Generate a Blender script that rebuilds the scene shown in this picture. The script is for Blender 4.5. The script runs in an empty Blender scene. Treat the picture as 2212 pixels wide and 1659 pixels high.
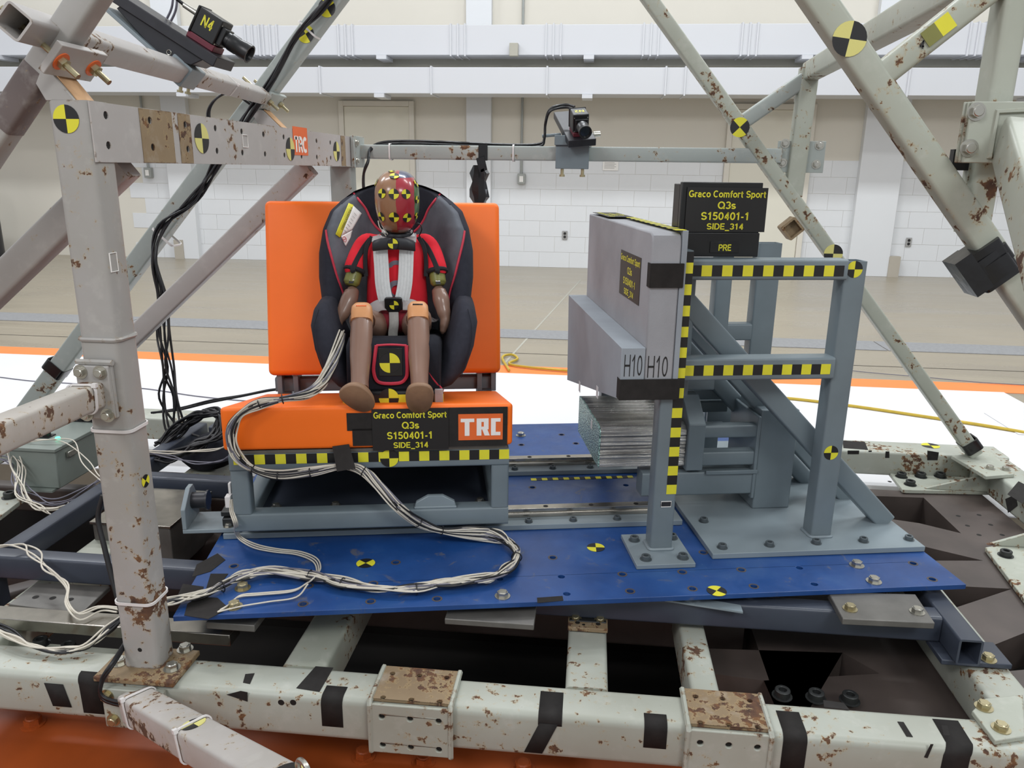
import bpy, math, random
from mathutils import Vector, Matrix, geometry
SC = bpy.context.scene
COL = SC.collection
random.seed(7)
V = Vector

# ------------------------------------------------------------------ camera
BUCK = math.radians(11.326)          # the blue test buck stands turned on the sled
cam_d = bpy.data.cameras.new('camera'); cam = bpy.data.objects.new('camera', cam_d); COL.objects.link(cam)
cam_d.sensor_width = 36.0; cam_d.lens = 27.195; cam_d.clip_start = 0.05; cam_d.clip_end = 100
yaw, pitch, roll = math.radians(5.6226), math.radians(15.523), math.radians(0.7805)
fw = V((-math.sin(yaw)*math.cos(pitch), math.cos(yaw)*math.cos(pitch), -math.sin(pitch)))
rt = V((math.cos(yaw), math.sin(yaw), 0)); up_ = rt.cross(fw)
r2 = rt*math.cos(roll)+up_*math.sin(roll); u2 = -rt*math.sin(roll)+up_*math.cos(roll)
m = Matrix((r2, u2, -fw)).transposed().to_4x4(); m.translation = V((0.7711, -1.4828, 0.9637))
cam.matrix_world = m
SC.camera = cam

# ------------------------------------------------------------------ light and exposure
SC.view_settings.view_transform = 'Standard'; SC.view_settings.look = 'None'
SC.view_settings.gamma = 1.0; SC.view_settings.exposure = 0.0; SC.view_settings.use_curve_mapping = False
w = bpy.data.worlds.new('hall_air'); SC.world = w; w.use_nodes = True
w.node_tree.nodes['Background'].inputs[0].default_value = (0.95, 0.98, 1.03, 1)
w.node_tree.nodes['Background'].inputs[1].default_value = 0.60
def area(name, loc, size, power, col, target):
    d = bpy.data.lights.new(name, 'AREA'); d.shape = 'RECTANGLE'; d.size, d.size_y = size; d.energy = power; d.color = col
    o = bpy.data.objects.new(name, d); COL.objects.link(o); o.location = loc
    o.rotation_euler = (V(target)-V(loc)).to_track_quat('-Z', 'Y').to_euler()
    return o
# rows of ceiling lamps along the hall, of slightly different white
for x, y, pw, col in ((-2.6, 2.2, 95, (1.0, .975, .985)), (3.2, 2.2, 95, (.975, 1.0, .985)), (-5.5, 4.6, 185, (.93, .97, 1.0)), (0.4, 4.6, 185, (.93, .97, 1.0)), (6.0, 4.6, 185, (.93, .97, 1.0))):
    area('ceiling_lamp', (x, y, 6.2), (2.4, .6), pw, col, (x, y, 0))
# two unseen lamps added behind the camera as fill for surfaces facing it
area('fill_lamp', (-2.4, -4.2, 4.6), (2.0, 1.2), 120, (1.0, .97, .985), (.3, .4, .4))
area('fill_lamp', (3.6, -4.2, 4.6), (2.0, 1.2), 120, (.97, 1.0, .985), (.9, .4, .4))

# ------------------------------------------------------------------ materials
def lin(h):
    h = h.lstrip('#'); c = [int(h[i:i+2], 16)/255 for i in (0, 2, 4)]
    return tuple((x/12.92 if x <= .04045 else ((x+.055)/1.055)**2.4) for x in c)+(1,)
class NT:
    def __init__(s, name):
        s.m = bpy.data.materials.new(name); s.m.use_nodes = True; s.t = s.m.node_tree
        s.b = s.t.nodes['Principled BSDF']; s.tc = None
    def n(s, typ, **k):
        o = s.t.nodes.new(typ)
        for a, v in k.items():
            if a in o.inputs.keys() if isinstance(a, str) else False: o.inputs[a].default_value = v
            else: setattr(o, a, v)
        return o
    def l(s, a, b): s.t.links.new(a, b)
    def coord(s, scale=(1, 1, 1), kind='Object'):
        if s.tc is None: s.tc = s.n('ShaderNodeTexCoord')
        mp = s.n('ShaderNodeMapping'); mp.inputs['Scale'].default_value = scale
        s.l(s.tc.outputs[kind], mp.inputs[0]); return mp.outputs[0]
    def noise(s, vec, scale, detail=4, rough=.55, dist=0):
        o = s.n('ShaderNodeTexNoise'); o.inputs['Scale'].default_value = scale; o.inputs['Detail'].default_value = detail
        o.inputs['Roughness'].default_value = rough; o.inputs['Distortion'].default_value = dist
        s.l(vec, o.inputs['Vector']); return o.outputs[0]
    def ramp(s, fac, stops):
        o = s.n('ShaderNodeValToRGB'); e = o.color_ramp.elements
        while len(e) < len(stops): e.new(.5)
        for q, (p, c) in zip(e, stops): q.position = p; q.color = c if len(c) == 4 else tuple(c)+(1,)
        s.l(fac, o.inputs[0]); return o.outputs[0]
    def mix(s, fac, a, b, mode='MIX'):
        o = s.n('ShaderNodeMixRGB', blend_type=mode)
        for i, x in ((0, fac), (1, a), (2, b)):
            if hasattr(x, 'is_linked') or hasattr(x, 'links'): s.l(x, o.inputs[i])
            else: o.inputs[i].default_value = x
        return o.outputs[0]
    def bump(s, h, strength=.2, dist=.002):
        o = s.n('ShaderNodeBump'); o.inputs['Strength'].default_value = strength; o.inputs['Distance'].default_value = dist
        s.l(h, o.inputs['Height']); s.l(o.outputs[0], s.b.inputs['Normal'])
G0, G1 = (0, 0, 0, 1), (1, 1, 1, 1)
def plain(name, col, rough=.5, metal=0, var=.12, scale=18, bump=0, bscale=300, spec=.5, coat=0):
    n = NT(name); c = lin(col) if isinstance(col, str) else col
    f = n.noise(n.coord(), scale, 5)
    d = tuple(x*(1-var) for x in c[:3])+(1,); e = tuple(min(1, x*(1+var)) for x in c[:3])+(1,)
    n.l(n.ramp(f, [(.3, d), (.7, e)]), n.b.inputs['Base Color'])
    n.b.inputs['Roughness'].default_value = rough; n.b.inputs['Metallic'].default_value = metal
    n.b.inputs['Specular IOR Level'].default_value = spec; n.b.inputs['Coat Weight'].default_value = coat
    if bump: n.bump(n.noise(n.coord(), bscale, 2), bump, .001)
    return n.m
def rusty(name, base, amt=.5, seed=0, grime='#8d8a7c', scale=1.0, rough=.45, edge=.7, low=0):
    """old paint: grimy, stained yellow round rust spots, rusted along the edges"""
    n = NT(name); c = lin(base); co = n.coord()
    mp = n.n('ShaderNodeMapping'); mp.inputs['Location'].default_value = (seed*3.7, seed*1.9, seed*5.3); n.l(co, mp.inputs[0]); co = mp.outputs[0]
    big = n.noise(co, 3.2*scale, 5, .6)
    body = n.mix(n.ramp(big, [(.38, G0), (.75, (.5, .5, .5, 1))]), c, lin(grime))
    sm = n.noise(co, 22*scale, 4, .6)
    body = n.mix(n.ramp(sm, [(.55, G0), (.8, (.25, .25, .25, 1))]), body, lin('#d4d3cc'))
    p = n.noise(co, 48*scale, 7, .66, .12); area_ = n.noise(co, 6*scale, 3, .5)
    k = n.n('ShaderNodeMath', operation='MULTIPLY_ADD'); n.l(area_, k.inputs[0]); k.inputs[1].default_value = .85; n.l(p, k.inputs[2])
    bv = n.n('ShaderNodeBevel'); bv.samples = 4; bv.inputs['Radius'].default_value = .007
    ge = n.n('ShaderNodeNewGeometry'); dt = n.n('ShaderNodeVectorMath', operation='DOT_PRODUCT'); n.l(bv.outputs[0], dt.inputs[0]); n.l(ge.outputs['Normal'], dt.inputs[1])
    eg = n.ramp(dt.outputs['Value'], [(.80, G1), (.985, G0)])
    k2 = n.n('ShaderNodeMath', operation='MULTIPLY_ADD'); n.l(eg, k2.inputs[0]); k2.inputs[1].default_value = .16*edge; n.l(k.outputs[0], k2.inputs[2])
    if low:                                   # more rust towards the foot
        sx = n.n('ShaderNodeSeparateXYZ'); n.l(n.tc.outputs['Object'], sx.inputs[0])
        gr = n.ramp(sx.outputs[2], [(0, (1, 1, 1)), (.30, G0)]); k3 = n.n('ShaderNodeMath', operation='MULTIPLY_ADD'); n.l(gr, k3.inputs[0]); k3.inputs[1].default_value = low; n.l(k2.outputs[0], k3.inputs[2]); k2 = k3
    k4 = n.n('ShaderNodeMath', operation='MULTIPLY'); n.l(k2.outputs[0], k4.inputs[0]); k4.inputs[1].default_value = .8; k2 = k4
    t = .8*(1.135-.10*amt)
    stain = n.ramp(k2.outputs[0], [(t-.045, G0), (t+.02, (.6, .6, .6, 1))])
    body = n.mix(stain, body, lin('#ab9468'))
    mask1 = n.ramp(k2.outputs[0], [(t, G0), (t+.022, G1)])
    p2 = n.noise(co, 70*scale, 5, .6)
    t2 = .755-.06*amt
    mask2 = n.ramp(p2, [(t2, G0), (t2+.02, G1)])
    mask = n.mix(1.0, mask1, mask2, 'LIGHTEN')
    rc = n.ramp(n.noise(co, 50*scale, 5), [(.25, lin('#382a25')), (.5, lin('#5d4130')), (.8, lin('#8a6238'))])
    out = n.mix(mask, body, rc)
    n.l(out, n.b.inputs['Base Color'])
    rr = n.ramp(mask, [(0, (rough,)*3), (1, (.9, .9, .9))]); n.l(rr, n.b.inputs['Roughness'])
    n.bump(n.mix(.5, mask, p2), .25, .0012)
    return n.m
M = {}
M['pale'] = rusty('pale_grey_rusty_paint', '#a3a19e', .45, 1)
M['palelow'] = rusty('pale_grey_paint_rusting_at_foot', '#a3a19e', .45, 1, edge=1.2, low=.09)
M['pale2'] = rusty('pale_green_grey_rusty_paint', '#abafa3', .62, 2, '#8f9384')
M['palebeam'] = rusty('pale_beam_rusty_paint', '#a9ada3', .66, 5, '#918f7f')
M['cross'] = rusty('pale_tube_light_wear', '#aeaaa7', .22, 3, '#98938e')
M['railgrey'] = rusty('grey_green_tube_paint', '#9fa6a2', .1, 9, '#8b9390')
M['rustplate'] = rusty('bare_rusted_steel', '#8d7a5e', 1.15, 4, '#66503a', 1.0, .7)
M['burnt'] = rusty('burnt_steel', '#6a5f5c', .5, 8, '#4a4040')
M['slate'] = plain('slate_grey_paint', '#6f7b81', .38, .0, .07, 9)
M['slate_lt'] = plain('light_slate_paint', '#7f8b91', .42, 0, .10, 5)
M['darkframe'] = plain('dark_slate_paint', '#3b414d', .36, 0, .12, 12)
M['brownsteel'] = plain('brown_steel_deck', '#4d4440', .5, 0, .28, 5)
M['steel'] = plain('zinc_steel', '#b9b7ae', .28, .9, .1, 60)
M['brass'] = plain('yellow_zinc_steel', '#b3a988', .32, .85, .15, 60)
M['blacksteel'] = plain('black_oxide_steel', '#3a3c3c', .4, .5, .1, 60)
M['sockgrey'] = plain('grey_oxide_steel', '#565e62', .4, .3, .1, 60)
M['bar'] = plain('bright_rail_steel', '#a8a49c', .22, .95, .12, 30)
M['plate'] = plain('raw_steel_plate', '#6e6c68', .45, .4, .18, 14)
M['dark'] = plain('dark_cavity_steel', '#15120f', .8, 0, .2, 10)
M['blackpl'] = plain('black_plastic', '#17181a', .35, 0, .1, 20)
M['blackan'] = plain('black_anodised', '#2a2b30', .4, .2, .15, 30)
M['tape'] = plain('black_cloth_tape', '#2b2928', .8, 0, .15, 40, .2, 200, .2)
M['tapegl'] = plain('black_glossy_tape', '#18181a', .22, 0, .1, 40, .5, 35)
M['yellow'] = plain('yellow_print', '#dbd534', .45, 0, .05, 30)
M['paleyellow'] = plain('faded_yellow_print', '#d3cd7c', .5, 0, .06, 30)
M['ink'] = plain('black_print', '#1b1b1c', .45, 0, .05, 30)
M['white'] = plain('white_print', '#eceae6', .5, 0, .02, 30)
M['tie'] = plain('white_nylon', '#d9d6d4', .4, 0, .03, 30)
M['wirew'] = plain('white_cable', '#ccc6b8', .45, 0, .05, 30)
M['wireb'] = plain('black_cable', '#1a1a1d', .4, 0, .1, 30)
M['wireg'] = plain('grey_cable', '#6d6c78', .45, 0, .1, 30)
M['wirey'] = plain('yellow_cable', '#c4a83a', .5, 0, .08, 30)
M['orange_v'] = plain('orange_vinyl', '#fb7212', .5, 0, .035, 7, .12, 500)
M['orange_p'] = plain('orange_floor_paint', '#f08644', .5, 0, .05, 4)
M['orange_pit'] = plain('shaded_orange_paint', '#9c4715', .5, 0, .15, 6)  # orange paint, darkened to stand in for the sled's shadow on the track
M['orange_s'] = plain('orange_sticker', '#e2692f', .45, 0, .03, 30)
M['fab'] = plain('charcoal_fabric', '#31323b', .9, 0, .12, 60, .4, 900, .2)
M['fabk'] = plain('black_fabric', '#23242b', .9, 0, .12, 60, .4, 900, .2)
M['velour'] = plain('grey_velour', '#62656c', .95, 0, .22, 14, .4, 700, .2)
M['piping'] = plain('red_piping', '#c23348', .6, 0, .08, 80)
M['web'] = plain('grey_white_webbing', '#cfd2d3', .6, 0, .05, 120, .3, 400)
M['webd'] = plain('grey_webbing', '#9a9894', .6, 0, .08, 120, .3, 400)
M['pad'] = plain('silver_grey_belt_pad', '#a29b9b', .5, 0, .1, 30)
M['suit'] = plain('red_stretch_fabric', '#da2836', .85, 0, .06, 30, .2, 900, .25)
M['suitd'] = plain('dark_red_fabric', '#7a1524', .9, 0, .06, 30)
M['suitk'] = plain('black_suit_trim', '#211f24', .85, 0, .06, 30)
M['skin'] = plain('brown_vinyl_skin', '#87695a', .33, 0, .06, 14, coat=.2)
M['skinf'] = plain('brown_foot_vinyl', '#87684f', .55, 0, .08, 60, .2, 300)
M['knee'] = plain('tan_knee_vinyl', '#cf9362', .4, 0, .06, 20)
M['olive'] = plain('olive_vinyl', '#7d7d40', .4, 0, .07, 20)
M['foam'] = plain('grey_foam_board', '#9a9b9f', .85, 0, .13, 5, .5, 600, .2)
M['foam2'] = plain('blue_grey_foam_board', '#949ba2', .7, 0, .08, 7, .2, 600, .2)
M['maroon'] = plain('maroon_anodised', '#6a2b38', .4, .2, .1, 30)
M['cabinet'] = plain('grey_green_enclosure', '#7c857f', .4, 0, .06, 10)
M['tan'] = plain('tan_primer', '#c9a077', .7, 0, .1, 20)
M['glass'] = plain('dark_lens_glass', '#14171c', .08, 0, .05, 5, spec=.9)
M['wallp'] = plain('off_white_block_paint', '#dcdee0', .6, 0, .015, 1.5, .15, 60)
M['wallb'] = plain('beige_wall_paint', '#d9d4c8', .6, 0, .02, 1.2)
M['duct'] = plain('white_duct_paint', '#cdcfd3', .4, 0, .02, .6)
M['ledge'] = plain('grey_steel_ledge', '#a9a79b', .5, 0, .06, 2)
M['door'] = plain('cream_door_paint', '#dcd8c9', .5, 0, .02, 2)
M['conduit'] = plain('grey_conduit', '#9da09c', .4, .2, .06, 8)
M['outlet'] = plain('grey_outlet', '#9b9a98', .5, 0, .05, 8)
M['greypatch'] = plain('grey_patch_paint', '#b0a99c', .6, 0, .04, 4)
M['trench'] = plain('grey_trench_cover', '#8f9092', .5, .1, .12, 40, .4, 120)
M['whitefl'] = plain('white_board', '#dcdcde', .45, 0, .015, 1.5)
M['led'] = plain('green_indicator', '#33e08a', .4)
M['led'].node_tree.nodes['Principled BSDF'].inputs['Emission Color'].default_value = (.1, 1, .45, 1)
M['led'].node_tree.nodes['Principled BSDF'].inputs['Emission Strength'].default_value = 2.5
def concrete():
    n = NT('sealed_concrete'); co = n.coord()
    a = n.noise(co, .7, 6, .6, .5); st = n.coord((.35, 2.4, 1)); b = n.noise(st, 1.3, 8, .65, 1.0); c = n.noise(co, 30, 4)
    f = n.mix(.55, a, b); f = n.mix(.12, f, c)
    n.l(n.ramp(f, [(.30, lin('#8b8374')), (.5, lin('#99907f')), (.62, lin('#a09786')), (.8, lin('#aaa292'))]), n.b.inputs['Base Color'])
    n.l(n.ramp(b, [(.3, (.22,)*3), (.7, (.42,)*3)]), n.b.inputs['Roughness'])
    return n.m
M['concrete'] = concrete()
def bluepaint():
    n = NT('worn_blue_paint'); co = n.coord()
    a = n.noise(co, 5, 6, .6); p = n.noise(co, 16, 9, .7, .6); s = n.noise(n.coord((40, 7, 1)), 3, 6, .7, 1.2)
    body = n.ramp(a, [(.3, lin('#183c74')), (.55, lin('#1f4987')), (.8, lin('#365c90'))])
    body = n.mix(n.ramp(p, [(.59, G0), (.68, (.75,)*3+(1,))]), body, lin('#5f6064'))
    body = n.mix(n.ramp(s, [(.68, G0), (.72, (.45,)*3+(1,))]), body, lin('#7f96b8'))
    n.l(body, n.b.inputs['Base Color']); n.l(n.ramp(p, [(.3, (.28,)*3), (.7, (.5,)*3)]), n.b.inputs['Roughness'])
    return n.m
M['blue'] = bluepaint()
def honeymat():
    n = NT('aluminium_honeycomb_foil'); st = n.coord((1.2, 60, 60)); a = n.noise(st, 2.2, 5, .7)
    n.l(n.ramp(a, [(.25, lin('#6d6a66')), (.5, lin('#b5b3ae')), (.75, lin('#f0efec'))]), n.b.inputs['Base Color'])
    n.b.inputs['Metallic'].default_value = .9; n.b.inputs['Roughness'].default_value = .25; n.bump(a, .9, .004)
    return n.m
M['honey'] = honeymat()
def honeycell():
    n = NT('aluminium_honeycomb_cells'); v = n.n('ShaderNodeTexVoronoi'); v.inputs['Scale'].default_value = 190
    n.l(n.coord(), v.inputs['Vector'])
    n.l(n.ramp(v.outputs['Distance'], [(.2, lin('#39504c')), (.55, lin('#9fc2bb'))]), n.b.inputs['Base Color'])
    n.b.inputs['Metallic'].default_value = .5; n.b.inputs['Roughness'].default_value = .35; n.bump(v.outputs['Distance'], .8, .003)
    return n.m
M['cells'] = honeycell()
def headmat():
    # painted head skin: brown on one side, red and green patches on the other, a blue patch on top
    n = NT('painted_head_vinyl'); tc = n.n('ShaderNodeTexCoord'); sp = n.n('ShaderNodeSeparateXYZ'); n.l(tc.outputs['Object'], sp.inputs[0])
    wob = n.noise(tc.outputs['Object'], 60, 3)
    def th(sock, t, k=.006):
        a = n.n('ShaderNodeMath', operation='MULTIPLY_ADD'); n.l(wob, a.inputs[0]); a.inputs[1].default_value = k; n.l(sock, a.inputs[2])
        b = n.n('ShaderNodeMath', operation='GREATER_THAN'); n.l(a.outputs[0], b.inputs[0]); b.inputs[1].default_value = t+k*.5; return b.outputs[0]
    c = n.mix(th(sp.outputs[0], HEADX+.000), lin('#946d50'), lin('#a12a38'))
    c = n.mix(th(sp.outputs[0], HEADX+.048), c, lin('#45693f'))
    bl = n.n('ShaderNodeMath', operation='MULTIPLY'); n.l(th(sp.outputs[2], HEADZ+.066), bl.inputs[0]); n.l(th(sp.outputs[0], HEADX+.008), bl.inputs[1])
    c = n.mix(bl.outputs[0], c, lin('#3d4664'))
    lo = n.n('ShaderNodeMath', operation='LESS_THAN'); n.l(sp.outputs[2], lo.inputs[0]); lo.inputs[1].default_value = HEADZ-.073
    c = n.mix(lo.outputs[0], c, lin('#7d4f38'))
    n.l(c, n.b.inputs['Base Color']); n.b.inputs['Roughness'].default_value = .25; n.b.inputs['Coat Weight'].default_value = .3
    return n.m
# ------------------------------------------------------------------ mesh helpers
class MB:
    def __init__(s): s.v = []; s.f = []; s.mi = []
    def add(s, vs, fs, mi=0):
        k = len(s.v); s.v += [V(p) for p in vs]; s.f += [tuple(i+k for i in f) for f in fs]; s.mi += [mi]*len(fs); return s
    def box(s, x0, x1, y0, y1, z0, z1, mi=0):
        vs = [(x, y, z) for z in (z0, z1) for y in (y0, y1) for x in (x0, x1)]
        return s.add(vs, [(0, 2, 3, 1), (4, 5, 7, 6), (0, 1, 5, 4), (2, 6, 7, 3), (0, 4, 6, 2), (1, 3, 7, 5)], mi)
    def obox(s, c, ax, ay, az, mi=0):
        c = V(c); ax = V(ax); ay = V(ay); az = V(az)
        vs = [c+ax*i+ay*j+az*k for k in (-.5, .5) for j in (-.5, .5) for i in (-.5, .5)]
        return s.add(vs, [(0, 2, 3, 1), (4, 5, 7, 6), (0, 1, 5, 4), (2, 6, 7, 3), (0, 4, 6, 2), (1, 3, 7, 5)], mi)
    def loft(s, rings, closed=True, cap0=True, cap1=True, mi=0):
        n = len(rings[0]); vs = [p for r in rings for p in r]; fs = []
        for i in range(len(rings)-1):
            for j in range(n if closed else n-1):
                a = i*n+j; b = i*n+(j+1) % n; fs.append((a, b, b+n, a+n))
        if cap0 and closed: fs.append(tuple(range(n-1, -1, -1)))
        if cap1 and closed: fs.append(tuple((len(rings)-1)*n+j for j in range(n)))
        return s.add(vs, fs, mi)
    def tube(s, p0, p1, a, b, u=(0, 1, 0), r=.006, wall=0, mi=0, n=3):
        p0 = V(p0); p1 = V(p1); d = (p1-p0).normalized(); u = V(u); u = (u-d*u.dot(d)).normalized(); v = d.cross(u)
        pr = rrect(a, b, r, n)
        if not wall:
            return s.loft([[p+u*x+v*y for x, y in pr] for p in (p0, p1)], mi=mi)
        pi = rrect(a-2*wall, b-2*wall, max(r-wall, .001), n); ins = min(.12, (p1-p0).length*.47)
        R = [[p+u*x+v*y for x, y in q] for p, q in ((p0+d*ins, pi), (p0, pi), (p0, pr), (p1, pr), (p1, pi), (p1-d*ins, pi))]
        return s.loft(R, mi=mi)
    def cyl(s, p0, p1, r0, r1=None, n=16, mi=0, cap=True):
        r1 = r0 if r1 is None else r1; p0 = V(p0); p1 = V(p1); d = (p1-p0).normalized(); u = d.orthogonal().normalized(); v = d.cross(u)
        R = [[p+(u*math.cos(t)+v*math.sin(t))*r for t in [2*math.pi*i/n for i in range(n)]] for p, r in ((p0, r0), (p1, r1))]
        return s.loft(R, cap0=cap, cap1=cap, mi=mi)
    def sweep(s, pts, r, n=6, closed=False, mi=0, flat=None, up=None):
        pts = [V(p) for p in pts]; R = []; L = len(pts); u = None
        for i, p in enumerate(pts):
            a = pts[(i-1) % L] if closed or i > 0 else p; b = pts[(i+1) % L] if closed or i < L-1 else p
            d = (b-a).normalized()
            if up is not None: u = V(up)-d*V(up).dot(d)
            elif u is None: u = d.orthogonal()
            else: u = u-d*u.dot(d)
            u = u.normalized() if u.length > 1e-9 else d.orthogonal().normalized()
            v = d.cross(u); rr = r[i] if isinstance(r, (list, tuple)) else r
            if flat: pr = [(x, y) for x, y in rrect(flat[0], flat[1], min(flat)*.4, 1)]
            else: pr = [(rr*math.cos(2*math.pi*k/n), rr*math.sin(2*math.pi*k/n)) for k in range(n)]
            R.append([p+u*x+v*y for x, y in pr])
        if closed: R.append(R[0])
        return s.loft(R, cap0=not closed, cap1=not closed, mi=mi)
    def sphere(s, c, rx, ry, rz, nu=20, nv=12, mi=0):
        c = V(c); R = []
        for i in range(nv+1):
            t = math.pi*i/nv; q = max(math.sin(t), .002)
            R.append([c+V((rx*q*math.cos(2*math.pi*j/nu), ry*q*math.sin(2*math.pi*j/nu), -rz*math.cos(t))) for j in range(nu)])
        return s.loft(R, mi=mi)
    def poly(s, pts2, fn, t0, t1, holes=(), mi=0):
        """extruded flat polygon with holes; fn(a,b,t) gives the point"""
        loops = [list(pts2)]+[list(h) for h in holes]
        flat = [p for l in loops for p in l]; n = len(flat)
        tris = geometry.tessellate_polygon([[V((a, b, 0)) for a, b in l] for l in loops])
        vs = [fn(a, b, t0) for a, b in flat]+[fn(a, b, t1) for a, b in flat]
        fs = [(a, b, c) for a, b, c in tris]+[(c+n, b+n, a+n) for a, b, c in tris]
        k = 0
        for l in loops:
            q = len(l)
            for i in range(q): fs.append((k+i, k+(i+1) % q, k+(i+1) % q+n, k+i+n))
            k += q
        s.add(vs, fs, mi); s.fix = True; return s
def rrect(w, h, r, n=3):
    r = min(r, w*.49, h*.49); o = []
    for cx, cy, a0 in ((w/2-r, h/2-r, 0), (-w/2+r, h/2-r, 90), (-w/2+r, -h/2+r, 180), (w/2-r, -h/2+r, 270)):
        for i in range(n+1):
            t = math.radians(a0+90*i/n); o.append((cx+r*math.cos(t), cy+r*math.sin(t)))
    return o
def circ(cx, cy, r, n=12): return [(cx+r*math.cos(2*math.pi*i/n), cy+r*math.sin(2*math.pi*i/n)) for i in range(n)]
def smooth_path(pts, per=8):
    pts = [V(p) for p in pts]; out = []
    P = [pts[0]*2-pts[1]]+pts+[pts[-1]*2-pts[-2]]
    for i in range(1, len(P)-2):
        a, b, c, d = P[i-1:i+3]
        for k in range(per):
            t = k/per
            out.append(.5*((2*b)+(c-a)*t+(2*a-5*b+4*c-d)*t*t+(-a+3*b-3*c+d)*t*t*t))
    out.append(pts[-1]); return out

ROOT = {}
def thing(name, label, cat, base=(0, 0, 0), buck=False, group=None):
    o = bpy.data.objects.new(name, None); COL.objects.link(o); o.empty_display_size = .05
    a = BUCK if buck else 0.0; b = V(base)
    o.location = Matrix.Rotation(a, 3, 'Z') @ b; o.rotation_euler = (0, 0, a)
    o['label'] = label; o['category'] = cat
    if group: o['group'] = group
    ROOT[o.name] = b; return o
def mesh_of(name, mb, mats, off=V((0, 0, 0)), smooth=35):
    me = bpy.data.meshes.new(name); me.from_pydata([v-off for v in mb.v], [], mb.f)
    mats = mats if isinstance(mats, (list, tuple)) else [mats]
    for q in mats: me.materials.append(M[q] if isinstance(q, str) else q)
    if len(mats) > 1: me.polygons.foreach_set('material_index', mb.mi)
    if getattr(mb, 'fix', False) or True:
        import bmesh
        bm = bmesh.new(); bm.from_mesh(me); bmesh.ops.remove_doubles(bm, verts=bm.verts, dist=1e-6)
        bmesh.ops.recalc_face_normals(bm, faces=bm.faces); bm.to_mesh(me); bm.free()
    if smooth:
        me.polygons.foreach_set('use_smooth', [True]*len(me.polygons)); me.set_sharp_from_angle(angle=math.radians(smooth))
    me.update(); return me
def part(name, mb, mats, parent, bevel=0, smooth=35, label=None, subsurf=0):
    off = ROOT[parent.name]
    o = bpy.data.objects.new(name, mesh_of(name, mb, mats, off, smooth)); COL.objects.link(o); o.parent = parent; ROOT[o.name] = off
    if bevel:
        q = o.modifiers.new('edges', 'BEVEL'); q.width = bevel; q.segments = 2; q.limit_method = 'ANGLE'; q.angle_limit = math.radians(50)
    if subsurf:
        q = o.modifiers.new('round', 'SUBSURF'); q.levels = q.render_levels = subsurf
    if label: o['label'] = label
    return o
def single(name, mb, mats, label, cat, base, buck=False, group=None, bevel=0, smooth=35, kind=None):
    a = BUCK if buck else 0.0; off = V(base)
    o = bpy.data.objects.new(name, mesh_of(name, mb, mats, off, smooth)); COL.objects.link(o)
    o.location = Matrix.Rotation(a, 3, 'Z') @ off; o.rotation_euler = (0, 0, a); ROOT[o.name] = off
    if label: o['label'] = label; o['category'] = cat
    if group: o['group'] = group
    if kind: o['kind'] = kind
    if bevel:
        q = o.modifiers.new('edges', 'BEVEL'); q.width = bevel; q.segments = 2; q.limit_method = 'ANGLE'; q.angle_limit = math.radians(50)
    return o
def struct(name, mb, mats, base=(0, 0, 0), smooth=35): return single(name, mb, mats, None, None, base, kind='structure', smooth=smooth)
def orient(n, up=None):
    z = V(n).normalized(); x = V(up).cross(z) if up is not None else z.orthogonal()
    x = x.normalized(); y = z.cross(x); return Matrix((x, y, z)).transposed()
def inst(name, me, parent, loc, n=(0, 0, 1), up=None, s=1.0, spin=0, sc=None):
    o = bpy.data.objects.new(name, me); COL.objects.link(o); o.parent = parent
    R = ((Matrix.Identity(3) if up is None and tuple(n) == (0, 0, 1) else orient(n, up)) @ Matrix.Rotation(spin, 3, 'Z')).to_4x4(); R.translation = V(loc)-ROOT[parent.name]
    o.matrix_local = R @ Matrix.Diagonal(tuple(sc or (s, s, s))+(1,)); ROOT[o.name] = ROOT[parent.name]; return o
def hexm(name, mat, wash=True):
    b = MB()
    if wash: b.cyl((0, 0, 0), (0, 0, .12), 1.12, n=20)
    b.cyl((0, 0, .1), (0, 0, .74), .8, .8, n=6).cyl((0, 0, .72), (0, 0, .84), .68, .56, n=12)
    return mesh_of(name, b, mat)
def sockm(name, mat):
    b = MB(); n = 16; R = []
    for r, z in ((.8, 0), (.8, .75), (.72, .82), (.46, .82), (.42, .78), (.42, .35)):
        R.append([V((r*math.cos(2*math.pi*i/n), r*math.sin(2*math.pi*i/n), z)) for i in range(n)])
    b.loft(R); b.cyl((0, 0, 0), (0, 0, .08), 1.05, n=16); return mesh_of(name, b, mat)
HEX = hexm('hex_bolt', 'steel'); HEXB = hexm('hex_bolt_yellow', 'brass'); SOCK = sockm('socket_bolt', 'blacksteel'); SOCKG = sockm('socket_bolt_grey', 'sockgrey')
HEXO = hexm('hex_bolt_orange', 'orange_pit')
def holedisc():
    b = MB(); b.cyl((0, 0, 0), (0, 0, .0006), 1, n=14); return b
def target_mesh(cols, n=6, quad=None):
    """round four-quarter target; cols = materials of the quarters counter-clockwise from upper right"""
    b = MB(); mats = list(dict.fromkeys(cols))
    for q in range(4):
        a0 = math.pi/2*q; pts = [(0, 0)]+[(math.cos(a0+math.pi/2*i/n), math.sin(a0+math.pi/2*i/n)) for i in range(n+1)]
        vs = [(x, y, .0) for x, y in pts]+[(x, y, 1.0) for x, y in pts]; k = len(pts)
        fs = [tuple(range(k)), tuple(range(2*k-1, k-1, -1))]+[(i, (i+1) % k, (i+1) % k+k, i+k) for i in range(k)]
        b.add(vs, fs, mats.index(cols[q]))
    me = bpy.data.meshes.new('target'); me.from_pydata(b.v, [], b.f)
    for c in mats: me.materials.append(M[c])
    me.polygons.foreach_set('material_index', b.mi); me.update(); return me
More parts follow.
